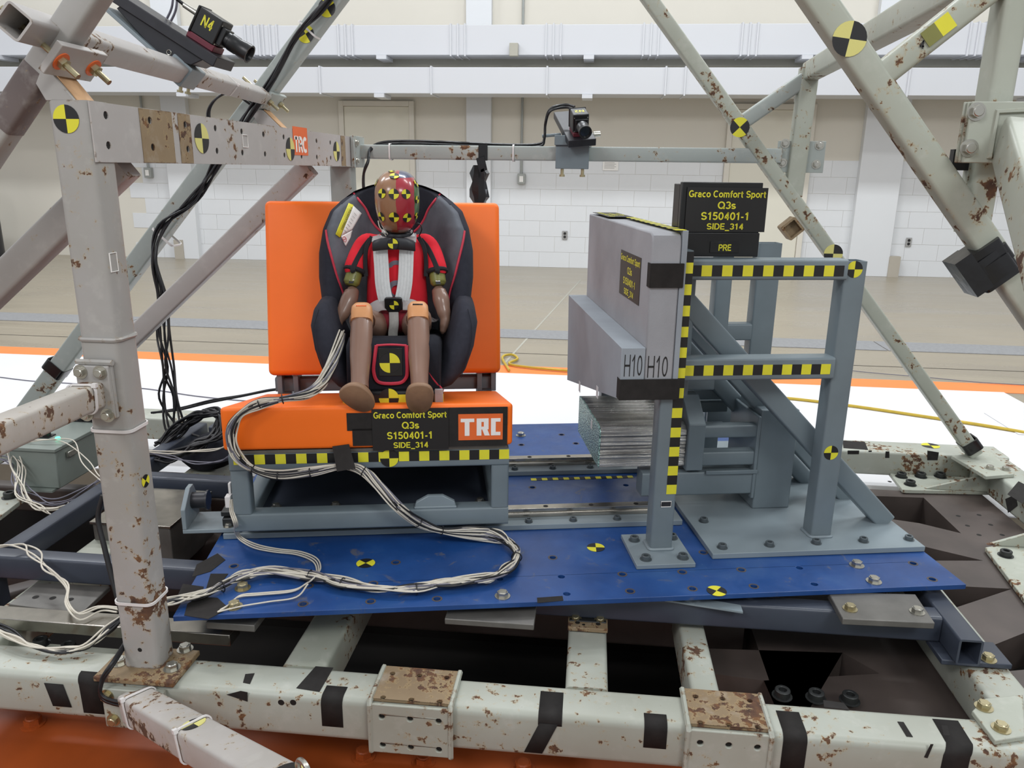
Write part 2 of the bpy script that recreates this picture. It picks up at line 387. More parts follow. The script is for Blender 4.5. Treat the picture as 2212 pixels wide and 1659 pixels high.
TG = {'ky': target_mesh(['ink', 'yellow']*2), 'yk': target_mesh(['yellow', 'ink']*2), 'kp': target_mesh(['ink', 'paleyellow']*2), 'pk': target_mesh(['paleyellow', 'ink']*2),
      'yk1': target_mesh(['yellow', 'ink', 'yellow', 'ink'])}
def target(parent, c, n, r, kind='ky', up=(0, 0, 1), spin=0, name='target_sticker', asp=1.0):
    o = inst(name, TG[kind], parent, c, n, up, 1.0, spin, (r*asp, r, .0008)); return o
def checker_strip(name, parent, p0, p1, n, width, wdir, first=0, skip=()):
    """tape strip of alternating squares lying on a face with normal n"""
    p0 = V(p0); p1 = V(p1); wd = V(wdir); nn = V(n).normalized()*.0009; L = (p1-p0).length; k = max(1, round(L/width)); b = MB()
    for i in range(k):
        if i in skip: continue
        a = p0+(p1-p0)*(i/k); c = p0+(p1-p0)*((i+1)/k)
        b.obox((a+c)/2+nn*.5, c-a, wd*width, nn, (i+first) % 2)
    return part(name, b, ['ink', 'yellow'], parent, smooth=0)
# bold sans lettering drawn as strokes: ('l', points) or ('a', cx, cy, rx, ry, from, to)
GL = {'G': (.84, [('a', .42, .5, .34, .42, 48, 335), ('l', (.75, .1), (.75, .44), (.46, .44))]), 'C': (.80, [('a', .42, .5, .34, .42, 48, 312)]),
 'S': (.72, [('a', .36, .705, .26, .215, 22, 270), ('a', .36, .285, .28, .205, 90, -158)]), 'Q': (.88, [('a', .43, .5, .35, .42, 0, 360), ('l', (.54, .27), (.82, .03))]),
 'D': (.78, [('l', (.1, 0), (.1, 1)), ('l', (.1, .92), (.34, .92)), ('a', .34, .5, .34, .42, 90, -90), ('l', (.34, .08), (.1, .08))]),
 'E': (.66, [('l', (.1, 0), (.1, 1)), ('l', (.1, .92), (.62, .92)), ('l', (.1, .51), (.58, .51)), ('l', (.1, .08), (.64, .08))]), 'I': (.24, [('l', (.12, 0), (.12, 1))]),
 'P': (.70, [('l', (.1, 0), (.1, 1)), ('l', (.1, .92), (.40, .92)), ('a', .40, .69, .23, .23, 90, -90), ('l', (.40, .46), (.1, .46))]),
 'R': (.76, [('l', (.1, 0), (.1, 1)), ('l', (.1, .92), (.42, .92)), ('a', .42, .70, .23, .22, 90, -90), ('l', (.42, .48), (.1, .48)), ('l', (.38, .48), (.70, 0))]),
 'H': (.78, [('l', (.1, 0), (.1, 1)), ('l', (.68, 0), (.68, 1)), ('l', (.1, .5), (.68, .5))]), 'N': (.78, [('l', (.1, 0), (.1, 1)), ('l', (.68, 0), (.68, 1)), ('l', (.1, .96), (.68, .04))]),
 'T': (.68, [('l', (.34, 0), (.34, 1)), ('l', (.02, .92), (.66, .92))]), 'W': (1.05, [('l', (.06, 1), (.27, .03), (.52, .95), (.77, .03), (.99, 1))]), 'A': (.80, [('l', (.06, 0), (.40, .97), (.74, 0)), ('l', (.2, .32), (.6, .32))]),
 'V': (.74, [('l', (.05, 1), (.37, .03), (.69, 1))]), '/': (.36, [('l', (.04, 0), (.32, 1))]), ' ': (.30, []), '-': (.40, [('l', (.04, .36), (.34, .36))]), '_': (.60, [('l', (0, -.15), (.60, -.15))]),
 'r': (.42, [('l', (.1, 0), (.1, .72)), ('l', (.1, .42), (.15, .57), (.26, .64), (.40, .63))]), 'a': (.62, [('a', .28, .235, .2, .155, 0, 360), ('a', .29, .45, .2, .19, 165, 0), ('l', (.49, .46), (.49, 0))]),
 'c': (.58, [('a', .33, .36, .25, .28, 52, 308)]), 'o': (.66, [('a', .33, .36, .25, .28, 0, 360)]), 'm': (.96, [('l', (.1, 0), (.1, .72)), ('a', .285, .46, .185, .18, 180, 0), ('l', (.47, .46), (.47, 0)), ('a', .655, .46, .185, .18, 180, 0), ('l', (.84, .46), (.84, 0))]),
 'f': (.40, [('l', (.19, 0), (.19, .76)), ('a', .35, .76, .16, .16, 180, 75), ('l', (.02, .62), (.38, .62))]), 't': (.42, [('l', (.19, .88), (.19, .2)), ('a', .31, .2, .12, .13, 180, 292), ('l', (.02, .62), (.38, .62))]),
 'p': (.68, [('l', (.1, -.22), (.1, .72)), ('a', .35, .36, .23, .28, 0, 360)]), 's': (.54, [('a', .26, .50, .18, .14, 20, 270), ('a', .26, .22, .20, .14, 90, -158)]),
 '0': (.64, [('a', .32, .5, .235, .42, 0, 360)]), '1': (.56, [('l', (.10, .70), (.33, .93)), ('l', (.33, 1), (.33, 0))]), '3': (.62, [('a', .29, .70, .22, .22, 155, -90), ('a', .29, .285, .245, .205, 90, -155)]),
 '4': (.66, [('l', (.46, 0), (.46, .98)), ('l', (.46, .92), (.10, .30)), ('l', (.06, .29), (.62, .29))]), '5': (.64, [('l', (.56, .92), (.17, .92), (.12, .50)), ('a', .31, .33, .245, .25, 128, -150)]), '2': (.62, [('a', .30, .69, .23, .23, 165, -25), ('l', (.51, .60), (.10, .10)), ('l', (.05, .08), (.57, .08))])}
def ribbon(b, pts, hw, tr, closed=False):
    n = len(pts); L = []; Rr = []
    for i in range(n):
        p = pts[i]; a = pts[(i-1) % n] if closed or i else p; c = pts[(i+1) % n] if closed or i < n-1 else p
        d1 = (p-a).normalized() if (p-a).length > 1e-9 else (c-p).normalized(); d2 = (c-p).normalized() if (c-p).length > 1e-9 else d1
        nn = V((-(d1+d2).y, (d1+d2).x)); nn = nn.normalized() if nn.length > 1e-6 else V((-d1.y, d1.x)); k = hw/max(.4, abs(nn.dot(V((-d1.y, d1.x))))); L.append(p+nn*k); Rr.append(p-nn*k)
    m_ = n if closed else n-1
    b.add([tr(q) for q in L]+[tr(q) for q in Rr], [(i, (i+1) % n, (i+1) % n+n, i+n) for i in range(m_)])
def lettering(parent, lines, org, ex, ey, mat, name='lettering', bold=0, hw=.085):
    """lines = (text, x, y, width, size) in the axes ex, ey about org"""
    b = MB(); ex = V(ex).normalized(); ey = V(ey).normalized(); org = V(org); h_ = hw+bold
    for s, x, y, wd, hh in lines:
        tot = sum(GL[c][0] for c in s)+.06*(len(s)-1); kx = wd/tot; kz = hh*.72; u = 0
        for c in s:
            for st in GL[c][1]:
                if st[0] == 'l': pts = [V(p) for p in st[1:]]; cl = False
                else:
                    _, cx, cy, rx, ry, a0, a1 = st; k = max(6, int(abs(a1-a0)/18)); cl = abs(a1-a0) >= 360; k2 = k if cl else k+1
                    pts = [V((cx+rx*math.cos(math.radians(a0+(a1-a0)*i/k)), cy+ry*math.sin(math.radians(a0+(a1-a0)*i/k)))) for i in range(k2)]
                ribbon(b, pts, h_, lambda q: org+ex*(x-wd/2+(u+q.x)*kx)+ey*(y+(q.y-.5)*kz), cl)
            u += GL[c][0]+.06
    off = ROOT[parent.name]; me = bpy.data.meshes.new(name); me.from_pydata([v-off for v in b.v], [], b.f); me.materials.append(M[mat]); me.update()
    o = bpy.data.objects.new(name, me); COL.objects.link(o); o.parent = parent; ROOT[o.name] = off; return o
def tie(parent, c, d, a, b, u, w=.006, t=.0022, name='zip_tie', r=.012, mat='tie', head=True):
    """nylon tie round a square tube of section a x b whose axis is d"""
    c = V(c); d = V(d).normalized(); u = V(u); u = (u-d*u.dot(d)).normalized(); v = d.cross(u)
    pts = [c+u*x+v*y for x, y in rrect(a+t, b+t, r, 4)]; q = MB()
    n = len(pts); R = []
    for i, p in enumerate(pts):
        o = (p-c); o = (o-d*o.dot(d)).normalized()
        R.append([p+d*(w/2)-o*(t/2), p+d*(w/2)+o*(t/2), p-d*(w/2)+o*(t/2), p-d*(w/2)-o*(t/2)])
    R.append(R[0]); q.loft(R, cap0=False, cap1=False)
    if head: q.obox(pts[n//8]+(pts[n//8]-c).normalized()*.003, u*.008, v*.008, d*.01)
    return part(name, q, mat, parent)
def tape_patch(parent, corners, n, name='tape', mat='tape', t=.0012):
    """flat tape quad or polygon lying on a face"""
    nn = V(n).normalized(); pts = [V(c) for c in corners]; k = len(pts); b = MB()
    b.add([p+nn*.0003 for p in pts]+[p+nn*t for p in pts], [tuple(range(k)), tuple(range(2*k-1, k-1, -1))]+[(i, (i+1) % k, (i+1) % k+k, i+k) for i in range(k)])
    return part(name, b, mat, parent, smooth=0)
# ================================================================== the hall
ZF = -.30; YW = 8.95
b = MB()
b.box(-14, 14, 1.42, YW+.3, ZF-.12, ZF); b.box(-14, 14, -9, -1.25, ZF-.12, ZF)
floor = struct('floor', b, 'concrete', (0, 1.42, ZF))
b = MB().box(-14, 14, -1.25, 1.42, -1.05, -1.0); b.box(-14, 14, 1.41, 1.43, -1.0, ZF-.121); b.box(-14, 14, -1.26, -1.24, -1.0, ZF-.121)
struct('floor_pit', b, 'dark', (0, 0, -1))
Xr = (3.2837, 3.3241, -0.3)[0]
part('white_floor_board', MB().box(-14, 1.05, 1.42, 3.28, ZF+.0005, ZF+.006), 'whitefl', floor, label='white painted floor board beside the pit')
part('white_floor_board', MB().box(1.055, Xr, 1.42, 3.28, ZF+.0005, ZF+.006), 'whitefl', floor, label='white painted floor board beside the pit')
part('orange_floor_stripe', MB().box(-14, 14, 3.281, 3.49, ZF+.0005, ZF+.003), 'orange_p', floor, label='orange painted floor stripe')
part('floor_crack', MB().box(-14, 14, 3.86, 3.868, ZF+.0002, ZF+.0012), 'dark', floor)
x = -13.5
while x < 13:
    part('trench_cover', MB().box(x, x+1.49, (-1.8453, 4.3691, -0.3)[1], (-1.985, 4.6937, -0.3)[1], ZF+.0005, ZF+.005), 'trench', floor); x += 1.5
a = (0.6686, 7.8134, -0.3); c = (0.2149, 3.4885, -0.3)
part('floor_joint', MB().obox((V(a)+V(c))/2+V((0, 0, .0008)), V(c)-V(a), (.016, 0, 0), (0, 0, .001)), 'ledge', floor)
b = MB(); p = (2.9543, 2.8109, -0.3)
b.box(p[0], p[0]+1.2, p[1]-.36, p[1], ZF+.007, ZF+.010)
for i in range(26):
    for j in range(9): b.cyl((p[0]+.04+i*.045, p[1]-.34+j*.04, ZF+.010), (p[0]+.04+i*.045, p[1]-.34+j*.04, ZF+.0125), .010, .006, 6)
part('dimpled_cover', b, 'whitefl', floor)
# back wall of painted concrete blocks
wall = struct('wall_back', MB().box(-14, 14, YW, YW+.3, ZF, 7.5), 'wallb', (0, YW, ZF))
DOORS = [((-2.4997, 8.95, 1.3198)[0], (-1.6405, 8.95, 1.3279)[0], (-2.0364, 8.95, 1.7207)[2]), ((2.4764, 8.95, 1.3666)[0], (3.3911, 8.95, 1.3752)[0], (2.8405, 8.95, 1.7101)[2])]
PIL = [((-0.8817, 8.95, 0.7517)[0], (-0.5613, 8.95, 0.7566)[0]), ((4.0514, 8.95, 0.8259)[0], (4.5534, 8.95, 0.8334)[0]), ((-4.9804, 8.95, 0.6902)[0], (-4.6343, 8.95, 0.6954)[0])]
blk = mesh_of('block', MB().box(0, 1, -.005, .02, .0015, .2015), 'wallp', smooth=0)
for r in range(7):
    for k in range(30):
        x = -5.6+k*.406+(.203 if r % 2 else 0)
        x0, x1 = x+.0015, x+.4045
        for a, c, _ in DOORS:                                    # cut at the door frames
            if x0 < a-.07 < x1: x1 = a-.07
            elif x0 < c+.07 < x1: x0 = c+.07
            elif a-.07 <= x0 and x1 <= c+.07: x1 = x0
        if any(x0 > a and x1 < c for a, c in PIL) or x1-x0 < .02: continue
        inst('block', blk, wall, (x0, YW, ZF+r*.203), sc=(x1-x0, 1, 1))
for i, (a, c) in enumerate(PIL):
    pl = part('pilaster', MB().box(a, c, YW-.10, YW, ZF, 6.9), 'wallp', wall, .004)
    part('pilaster_guard', MB().box(c-.005 if i == 1 else a-.002, c+.13 if i == 1 else a+.13, YW-.115, YW-.101 if i != 1 else YW-.02, ZF, ZF+.26), 'greypatch', wall)
for i, (a, c, z) in enumerate(DOORS):
    d = struct('door_%d' % (i+1), MB().box(a, c, YW-.05, YW-.013, ZF+.005, z), 'door', (a, YW, ZF))
    fr = MB(); fr.box(a-.07, a-.004, YW-.07, YW-.013, ZF, z+.07); fr.box(c+.004, c+.07, YW-.07, YW-.013, ZF, z+.07); fr.box(a-.0035, c+.0035, YW-.07, YW-.013, z+.004, z+.07)
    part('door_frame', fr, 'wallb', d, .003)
    hx = c-.09 if i == 0 else a+.09; zz = ZF+1.0
    h = MB().cyl((hx, YW-.05, zz), (hx, YW-.10, zz), .025).sphere((hx, YW-.11, zz), .035, .02, .035)
    part('door_knob', h, 'steel', d)
b = MB().box(-14, 14, 8.55, 8.949, (-0.3192, 8.7, 2.1648)[2], (-0.3209, 8.7, 2.308)[2]); b.box(-14, 14, 8.40, 8.55, (-0.2991, 8.5, 2.2505)[2], (-0.2995, 8.5, 2.2816)[2])
struct('trim_1', b, 'ledge', (0, 8.7, 2))
def duct(label, y, z0, z1, seams, d=.45):
    t = thing('air_duct', label, 'duct', (0, y, z0), group='white air ducts along the block wall')
    part('duct_body', MB().box(-13.5, 13.5, y, y+d, z0, z1), 'duct', t, .006)
    for q, k in seams:
        for j in range(k):
            x = q+j*.085
            part('duct_flange', MB().box(x, x+.018, y-.018, y+d, z0-.012, z1+.012), 'duct', t)
    for i in range(8):
        x = -9.2+i*2.45
        part('duct_strap', MB().box(x, x+.12, y-.03, y+.3, z0-.045, z0-.002), 'duct', t)
    return t
duct('lower white air duct nearest the tops of the doors', 8.05, (-0.2461, 8.05, 1.8067)[2], (-0.2497, 8.05, 2.0981)[2], [((-6.2196, 8.05, 1.9323)[0], 1), ((-2.5152, 8.05, 1.9421)[0], 1), ((-1.1749, 8.05, 1.9456)[0], 1), ((0.1822, 8.05, 1.9491)[0], 1), ((1.5324, 8.05, 1.9527)[0], 1), ((1.7502, 8.05, 1.9532)[0], 1), ((4.1786, 8.05, 1.9596)[0], 1)])
duct('upper white air duct with groups of flanges', 8.20, (-0.2674, 8.2, 2.2471)[2], (-0.2714, 8.2, 2.5753)[2], [((-5.7071, 8.2, 2.4021)[0], 3), ((-3.4595, 8.2, 2.398)[0], 3), ((-3.2402, 8.2, 2.3976)[0], 3), ((-2.3162, 8.2, 2.3959)[0], 3), ((-0.9675, 8.2, 2.3934)[0], 3), ((0.1515, 8.2, 2.3913)[0], 3), ((1.2659, 8.2, 2.3892)[0], 3), ((2.3649, 8.2, 2.3872)[0], 3), ((4.8094, 8.2, 2.3827)[0], 4)])
p = (-0.2072, 8.19, 2.2958)
single('speaker_box', MB().box(p[0]-.05, p[0]+.05, 8.10, 8.199, p[2]-.07, p[2]+.07), 'ledge', 'small grey box fixed to the front of the upper duct', 'box', p, bevel=.004)
def conduit(px, lab, grp, lo, hi, sw):
    x = px; t = thing('electrical_conduit', lab, 'conduit', (x, YW-.03, lo))
    part('pipe', MB().cyl((x, YW-.035, lo), (x, YW-.035, hi), .016, n=10), 'conduit', t)
    if sw:
        part('switch_box', MB().box(x-.045, x+.055, YW-.08, YW-.013, lo-.13, lo), 'conduit', t, .005); part('switch_cover', MB().box(x-.02, x+.03, YW-.088, YW-.081, lo-.105, lo-.03), 'white', t)
conduit((-0.1686, 8.9, 1.3399)[0], 'grey wall conduit ending in a switch box between the pilaster and the test rig', None, (-0.1615, 8.9, 0.9093)[2], 2.2, True)
conduit((-5.2803, 8.9, 1.2918)[0], 'grey wall conduit with switch box seen behind the stickered truss beam', None, (-5.3251, 8.9, 0.9182)[2], 2.2, True)
conduit((-0.1767, 8.9, 2.8643)[0], 'plain grey conduit rising above the upper duct', None, (-0.1738, 8.9, 2.6964)[2], 5.5, False)
for px, lab in (((0.421, 8.93, 0.1305), 'grey wall outlet between the seat back and the foam door'), ((4.7853, 8.93, 0.1365), 'grey wall outlet beside the pilaster with the grey guard')):
    t = thing('wall_outlet', lab, 'outlet', px)
    part('cover_plate', MB().box(px[0]-.035, px[0]+.035, YW-.022, YW-.013, px[2]-.055, px[2]+.055), 'outlet', t, .003)
    for s in (-1, 1): part('socket', MB().cyl((px[0], YW-.023, px[2]+s*.022), (px[0], YW-.0262, px[2]+s*.022), .017, n=14), 'ink', t)
p = (0.9818, 8.93, 1.0224)
t = thing('paper_notice', 'white paper notice taped to the wall under the camera rail', 'notice', p)
sh = part('sheet', MB().box(p[0]-.10, p[0]+.10, YW-.016, YW-.013, p[2]-.06, p[2]+.06), 'white', t)
for i in range(5): part('text_line', MB().box(p[0]-.08, p[0]+.05+.02*(i % 2), YW-.0172, YW-.0162, p[2]+.035-i*.017, p[2]+.04-i*.017), 'webd', t)
# tank with white pipe at the far end of the hall
p = V((-7.3221, 8.2459, -0.3)); t = thing('tank', 'dark grey tank with a white pipe by the block wall', 'tank', p)
R = [[p+V((r*math.cos(a), r*math.sin(a), z)) for a in [2*math.pi*i/24 for i in range(24)]] for r, z in ((.20, 0), (.22, .02), (.22, .85), (.20, .95), (.1, 1.02))]
part('tank_body', MB().loft(R), 'blackan', t); part('pipe', MB().sweep(smooth_path([p+V((.10, -.2, .05)), p+V((.26, -.2, .2)), p+V((.27, -.2, .5)), p+V((.25, -.2, 1.0)), p+V((.15, -.2, 1.15))]), .02, 8), 'white', t)
# yellow extension lead across the white floor
pts = [(0.2796, 3.3154, -0.285), (0.1949, 3.6619, -0.285), (0.2495, 3.7542, -0.285), (0.3028, 3.638, -0.285), (0.2615, 3.4865, -0.285), (0.4218, 3.4105, -0.285), (0.695, 3.3552, -0.285), (1.2992, 3.2177, -0.285), (1.5885, 3.0909, -0.285), (1.8042, 2.9538, -0.285), (2.0013, 2.907, -0.285), (2.278, 2.8114, -0.285), (2.5928, 2.6708, -0.285), (2.8263, 2.5625, -0.285), (3.038, 2.4452, -0.285), (3.4581, 2.2248, -0.285)]
single('extension_lead', MB().sweep(smooth_path(pts, 6), .0085, 6), 'wirey', 'yellow extension lead lying in a loop and across the white floor', 'cable', pts[5], smooth=60)
pts = [(-2.8299, 2.721, -0.29), (-2.5407, 2.6566, -0.29), (-2.3543, 2.6426, -0.29), (-1.8095, 2.6018, -0.29), (-1.417, 2.4961, -0.29), (-1.1238, 2.4476, -0.29), (-0.9132, 2.4516, -0.29)]
single('floor_wire', MB().sweep(smooth_path(pts, 6), .003, 5), 'wireg', 'thin grey wire lying on the white floor behind the sled', 'cable', pts[3], smooth=60)
pts = [(1.4883, 3.6076, -0.29), (2.1349, 3.8112, -0.29), (2.5712, 3.6502, -0.29), (2.9453, 3.5646, -0.29), (3.2487, 3.4858, -0.29), (3.6163, 3.4538, -0.29)]
single('floor_wire', MB().sweep(smooth_path(pts, 6), .003, 5), 'wireg', 'thin grey wire crossing the orange floor stripe', 'cable', pts[3], smooth=60)

# orange track foundation in front of and under the sled
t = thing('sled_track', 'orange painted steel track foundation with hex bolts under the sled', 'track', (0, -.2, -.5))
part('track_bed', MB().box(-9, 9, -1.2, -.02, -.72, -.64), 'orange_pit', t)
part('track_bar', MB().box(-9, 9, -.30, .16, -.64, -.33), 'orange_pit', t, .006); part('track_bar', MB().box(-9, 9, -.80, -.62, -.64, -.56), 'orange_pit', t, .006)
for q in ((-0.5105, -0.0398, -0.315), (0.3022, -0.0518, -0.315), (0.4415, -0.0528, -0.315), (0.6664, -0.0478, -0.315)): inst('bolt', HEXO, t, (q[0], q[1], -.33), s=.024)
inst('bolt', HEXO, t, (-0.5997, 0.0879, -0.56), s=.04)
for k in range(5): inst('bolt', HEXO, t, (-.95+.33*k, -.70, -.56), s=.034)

# ================================================================== the sled base frame
ZS = -.11; ZD = -.215
sled = thing('test_sled', 'rusty pale painted steel sled base under the blue plate with black tape patches', 'test sled', (.5, .7, -.30))
def beam(name, p0, p1, a, bb, u=(0, 1, 0), mat='palebeam', r=.012, parent=sled, wall=0, label=None): return part(name, MB().tube(p0, p1, a, bb, u, r, wall), mat, parent, label=label)
nb = beam('side_beam', (-1.7, -.091, -.1625), (1.78, -.091, -.1625), .102, .105, r=.016)
fb = beam('side_beam', (-1.75, 1.64, -.16), (2.45, 1.64, -.16), .14, .10, mat='palebeam', r=.010)
beam('end_beam', (2.375, 1.565, -.16), (2.375, -.3, -.16), .13, .10, (1, 0, 0)); beam('end_beam', (-1.62, 1.565, -.16), (-1.62, -.035, -.16), .13, .10, (1, 0, 0))
for x, w_ in ((.17, .10), (.80, .092), (1.055, .062), (1.705, .10), (-.62, .10)):
    beam('cross_member', (x, -.039, -.163), (x, 1.56, -.163), w_, .10, (1, 0, 0), 'palebeam' if x > .5 else 'pale2', .01)
beam('lower_beam', (-1.5, .42, -.24), (1.22, .42, -.24), .06, .10, mat='brownsteel'); beam('lower_beam', (-1.5, 1.0, -.24), (1.22, 1.0, -.24), .06, .10, mat='brownsteel')
beam('lower_beam', (-1.2, -.02, -.24), (-.2, .9, -.24), .06, .08, mat='brownsteel')
# collars with bare rusted pads
hole = mesh_of('bolt_hole', MB().cyl((0, 0, -.01), (0, 0, .0007), 1, n=14), 'dark')
def coll(x0, x1):
    y0, y1, z0, z1 = -.152, -.030, -.226, -.104
    hp = [(x0+.025+i*(x1-x0-.05)/2, z) for i in range(3) for z in (-.207, -.137)]
    c = MB(); c.poly([(x0, z0), (x1, z0), (x1, z1-.004), (x0, z1-.004)], lambda a, q, t: V((a, t, q)), y0, y0+.006, [circ(a, q, .0065, 10)[::-1] for a, q in hp])
    c.box(x0, x1, y0+.0065, y1, z0, z1-.006); cc = part('collar', c, 'palebeam', sled, .002)
    ht = [(x0+.025+i*(x1-x0-.05)/2, y) for i in range(3) for y in (-.135, -.055)]
    k = MB(); k.poly([(x0, y0+.012), (x1, y0+.012), (x1, y1), (x0, y1)], lambda a, q, t: V((a, q, t)), z1-.005, z1+.002, [circ(a, q, .006, 10)[::-1] for a, q in ht]); part('pad_plate', k, 'rustplate', cc, label='bare rusted pad plate')
    for a, q in hp: inst('bolt_hole', hole, cc, (a, y0+.0058, q), (0, -1, 0), s=.0065)
    for a, q in ht: inst('bolt_hole', hole, cc, (a, q, z1-.0045), s=.006)
    for x in (x0, x1): part('weld_bead', MB().sweep([(x, y0+.002, z0), (x, y0+.001, z1-.006), (x, y0+.006, z1), (x, y1, z1)], .006, 6), 'palebeam', cc)
coll(.352, .522); coll(1.003, 1.165)
k = MB(); k.box(.752, .848, .165, .30, ZS+.0005, ZS+.012); part('clamp_plate', k, 'rustplate', sled, .002)
for x in (.775, .825): inst('bolt_hole', hole, sled, (x, .185, ZS+.0125), s=.006)
inst('bolt_hole', hole, sled, (.79, .178, ZS+.0125), s=.004)
for i, p in enumerate(((0.1576, -0.1425, -0.1298), (0.184, -0.1425, -0.1274))): inst('bolt_hole', hole, sled, (p[0], -.1420, p[2]), (0, -1, 0), s=.007)
# deck plate with cut-outs
outer = [(1.24, -.03), (2.30, -.03), (2.30, 1.43), (1.24, 1.43)]
holes = [[(1.8138, 1.3605, -0.215)[:2], (2.0626, 1.3717, -0.215)[:2], (2.0682, 1.0723, -0.215)[:2], (1.9554, 1.1373, -0.215)[:2], (1.8766, 1.1571, -0.215)[:2], (1.7674, 1.1129, -0.215)[:2]],
         [(1.8566, 0.9767, -0.215)[:2], (2.0509, 0.8773, -0.215)[:2], (1.8524, 0.8521, -0.215)[:2]],
         [(1.7929, 0.6988, -0.215)[:2], (2.0525, 0.7046, -0.215)[:2], (1.841, 0.5772, -0.215)[:2], (1.7094, 0.4839, -0.215)[:2]],
         [(2.0411, 0.5134, -0.215)[:2], (1.8382, 0.3862, -0.215)[:2], (1.7573, 0.2945, -0.215)[:2], (1.8041, 0.2779, -0.215)[:2], (1.9781, 0.3211, -0.215)[:2]],
         [(1.0765, 0.2896, -0.215)[:2], (1.4515, 0.3152, -0.215)[:2], (1.5161, 0.2377, -0.215)[:2], (1.227, 0.1761, -0.215)[:2], (1.1085, 0.1886, -0.215)[:2]]]
b = MB(); b.poly(outer, lambda a, q, t: V((a, q, t)), -.325, ZD, holes)
part('deck_plate', b, 'brownsteel', sled, label='dark brown steel deck with diamond cut-outs')
for p in ((1.9913, 1.5189, -0.214), (2.1214, 1.2175, -0.214), (2.2008, 1.2356, -0.214), (2.1179, 1.1378, -0.214), (2.2033, 1.1562, -0.214), (2.1242, 1.067, -0.214), (2.2038, 1.0773, -0.214)): inst('bolt_hole', hole, sled, (p[0], p[1], ZD+.0002), s=.008)
# corner gussets with socket bolts
def gusset(poly, z, bolts, web=None):
    g = part('corner_gusset', MB().poly([q[:2] for q in poly], lambda a, c, t: V((a, c, t)), z-.014, z), 'pale2', sled, .002)
    for p in bolts: inst('socket_bolt', SOCK, g, (p[0], p[1], z), s=.022)
    if web: part('gusset_web', MB().poly(web[1], lambda a, c, t: (V((a, web[0]+t, c))), -.006, .006), 'pale2', g, .001)
gusset([(2.0086, 1.5949, -0.198), (1.9941, 1.3981, -0.198), (2.3258, 1.4244, -0.198), (2.4561, 1.5191, -0.198), (2.3291, 1.6637, -0.198)], -.198, [(2.0389, 1.5345, -0.198), (2.1172, 1.5451, -0.198), (2.1957, 1.5556, -0.198), (2.0425, 1.4545, -0.198)], ((2.191, 1.4243, -0.198)[1], [((2.0835, 1.41, -0.198)[0], -.197), ((2.3256, 1.4422, -0.198)[0], -.197), (2.31, -.125)]))
gusset([(2.0823, 0.9396, -0.198), (2.2602, 1.0182, -0.198), (2.3783, 0.9839, -0.198), (2.0659, 0.4256, -0.198), (2.029, 0.5304, -0.198)], -.198, [(2.1199, 0.8878, -0.198)], ((2.1374, 0.9596, -0.198)[1], [((2.0961, 0.9478, -0.198)[0], -.197), (2.31, -.197), (2.31, -.11)]))
gusset([(1.27, -.038), (1.60, -.038), (1.60, .06), (1.22, .06)], -.198, [], None)
for p in ((1.2504, 0.0994, -0.19), (1.326, 0.1002, -0.19), (1.4011, 0.1011, -0.19)): inst('socket_bolt', SOCK, sled, (p[0], p[1], -.198), s=.022)
for p in ((-0.51, 0.0242, -0.13), (-0.4313, 0.0146, -0.13)): inst('socket_bolt', SOCK, sled, (p[0], p[1], -.155), s=.02)
b = MB(); b.box(-.62, -.26, -.039, .03, -.17, -.155); part('corner_gusset', b, 'pale2', sled, .002)
b = MB(); b.poly([(-1.2688, 0.7937, -0.12)[:2], (-1.0909, 0.7656, -0.12)[:2], (-1.0624, 0.5974, -0.12)[:2], (-1.1104, 0.5407, -0.12)[:2]], lambda a, c, t: V((a, c, t)), -.135, -.12); part('corner_gusset', b, 'palebeam', sled, .002)
p = (-1.1356, 0.7365, -0.12); inst('socket_bolt', SOCK, sled, (p[0], p[1], -.12), s=.024)
# thick vertical gussets between beam and cross members
for x, y in ((.30, -.0), (.60, .0)):
    part('gusset_web', MB().poly([(-.038, -.20), (.03, -.20), (-.038, -.13)], lambda a, c, t: V((x+t, a, c)), -.008, .008), 'pale2', sled, .001)
# raw steel plates and bars
b = MB(); b.poly([(-0.6413, 0.097, -0.1)[:2], (-0.6454, 0.2029, -0.1)[:2], (-0.4434, 0.2092, -0.1)[:2], (-0.4372, 0.08, -0.1)[:2]], lambda a, c, t: V((a, c, t)), -.113, -.10)
pp = part('spacer_plate', b, 'plate', sled, .002, label='raw grey steel spacer plate')
for p in ((-0.5968, 0.1353, -0.1), (-0.5513, 0.1365, -0.1), (-0.5034, 0.1358, -0.1), (-0.7211, 0.2371, -0.1)): inst('bolt_hole', hole, pp, (p[0], p[1], -.0995), s=.008)
p = (-0.6309, 0.0588, -0.085); q = (-0.326, 0.0494, -0.085); part('spacer_bar', MB().box(p[0]-.5, q[0]+.3, q[1]-.035, q[1]+.018, -.115, -.085), 'bar', sled, .002, label='bright bare steel bar')
part('spacer_plate', MB().box((-0.0705, -0.0018, -0.045)[0], (0.0453, 0.0124, -0.045)[0], (-0.009, -0.0037, -0.045)[1], .12, -.060, -.042), 'plate', sled, .002)
part('spacer_plate', MB().box((0.4711, 0.0585, -0.035)[0], (0.6767, 0.0838, -0.035)[0], (0.5671, 0.0608, -0.035)[1], .32, -.047, -.032), 'plate', sled, .002, label='raw grey steel spacer plate')
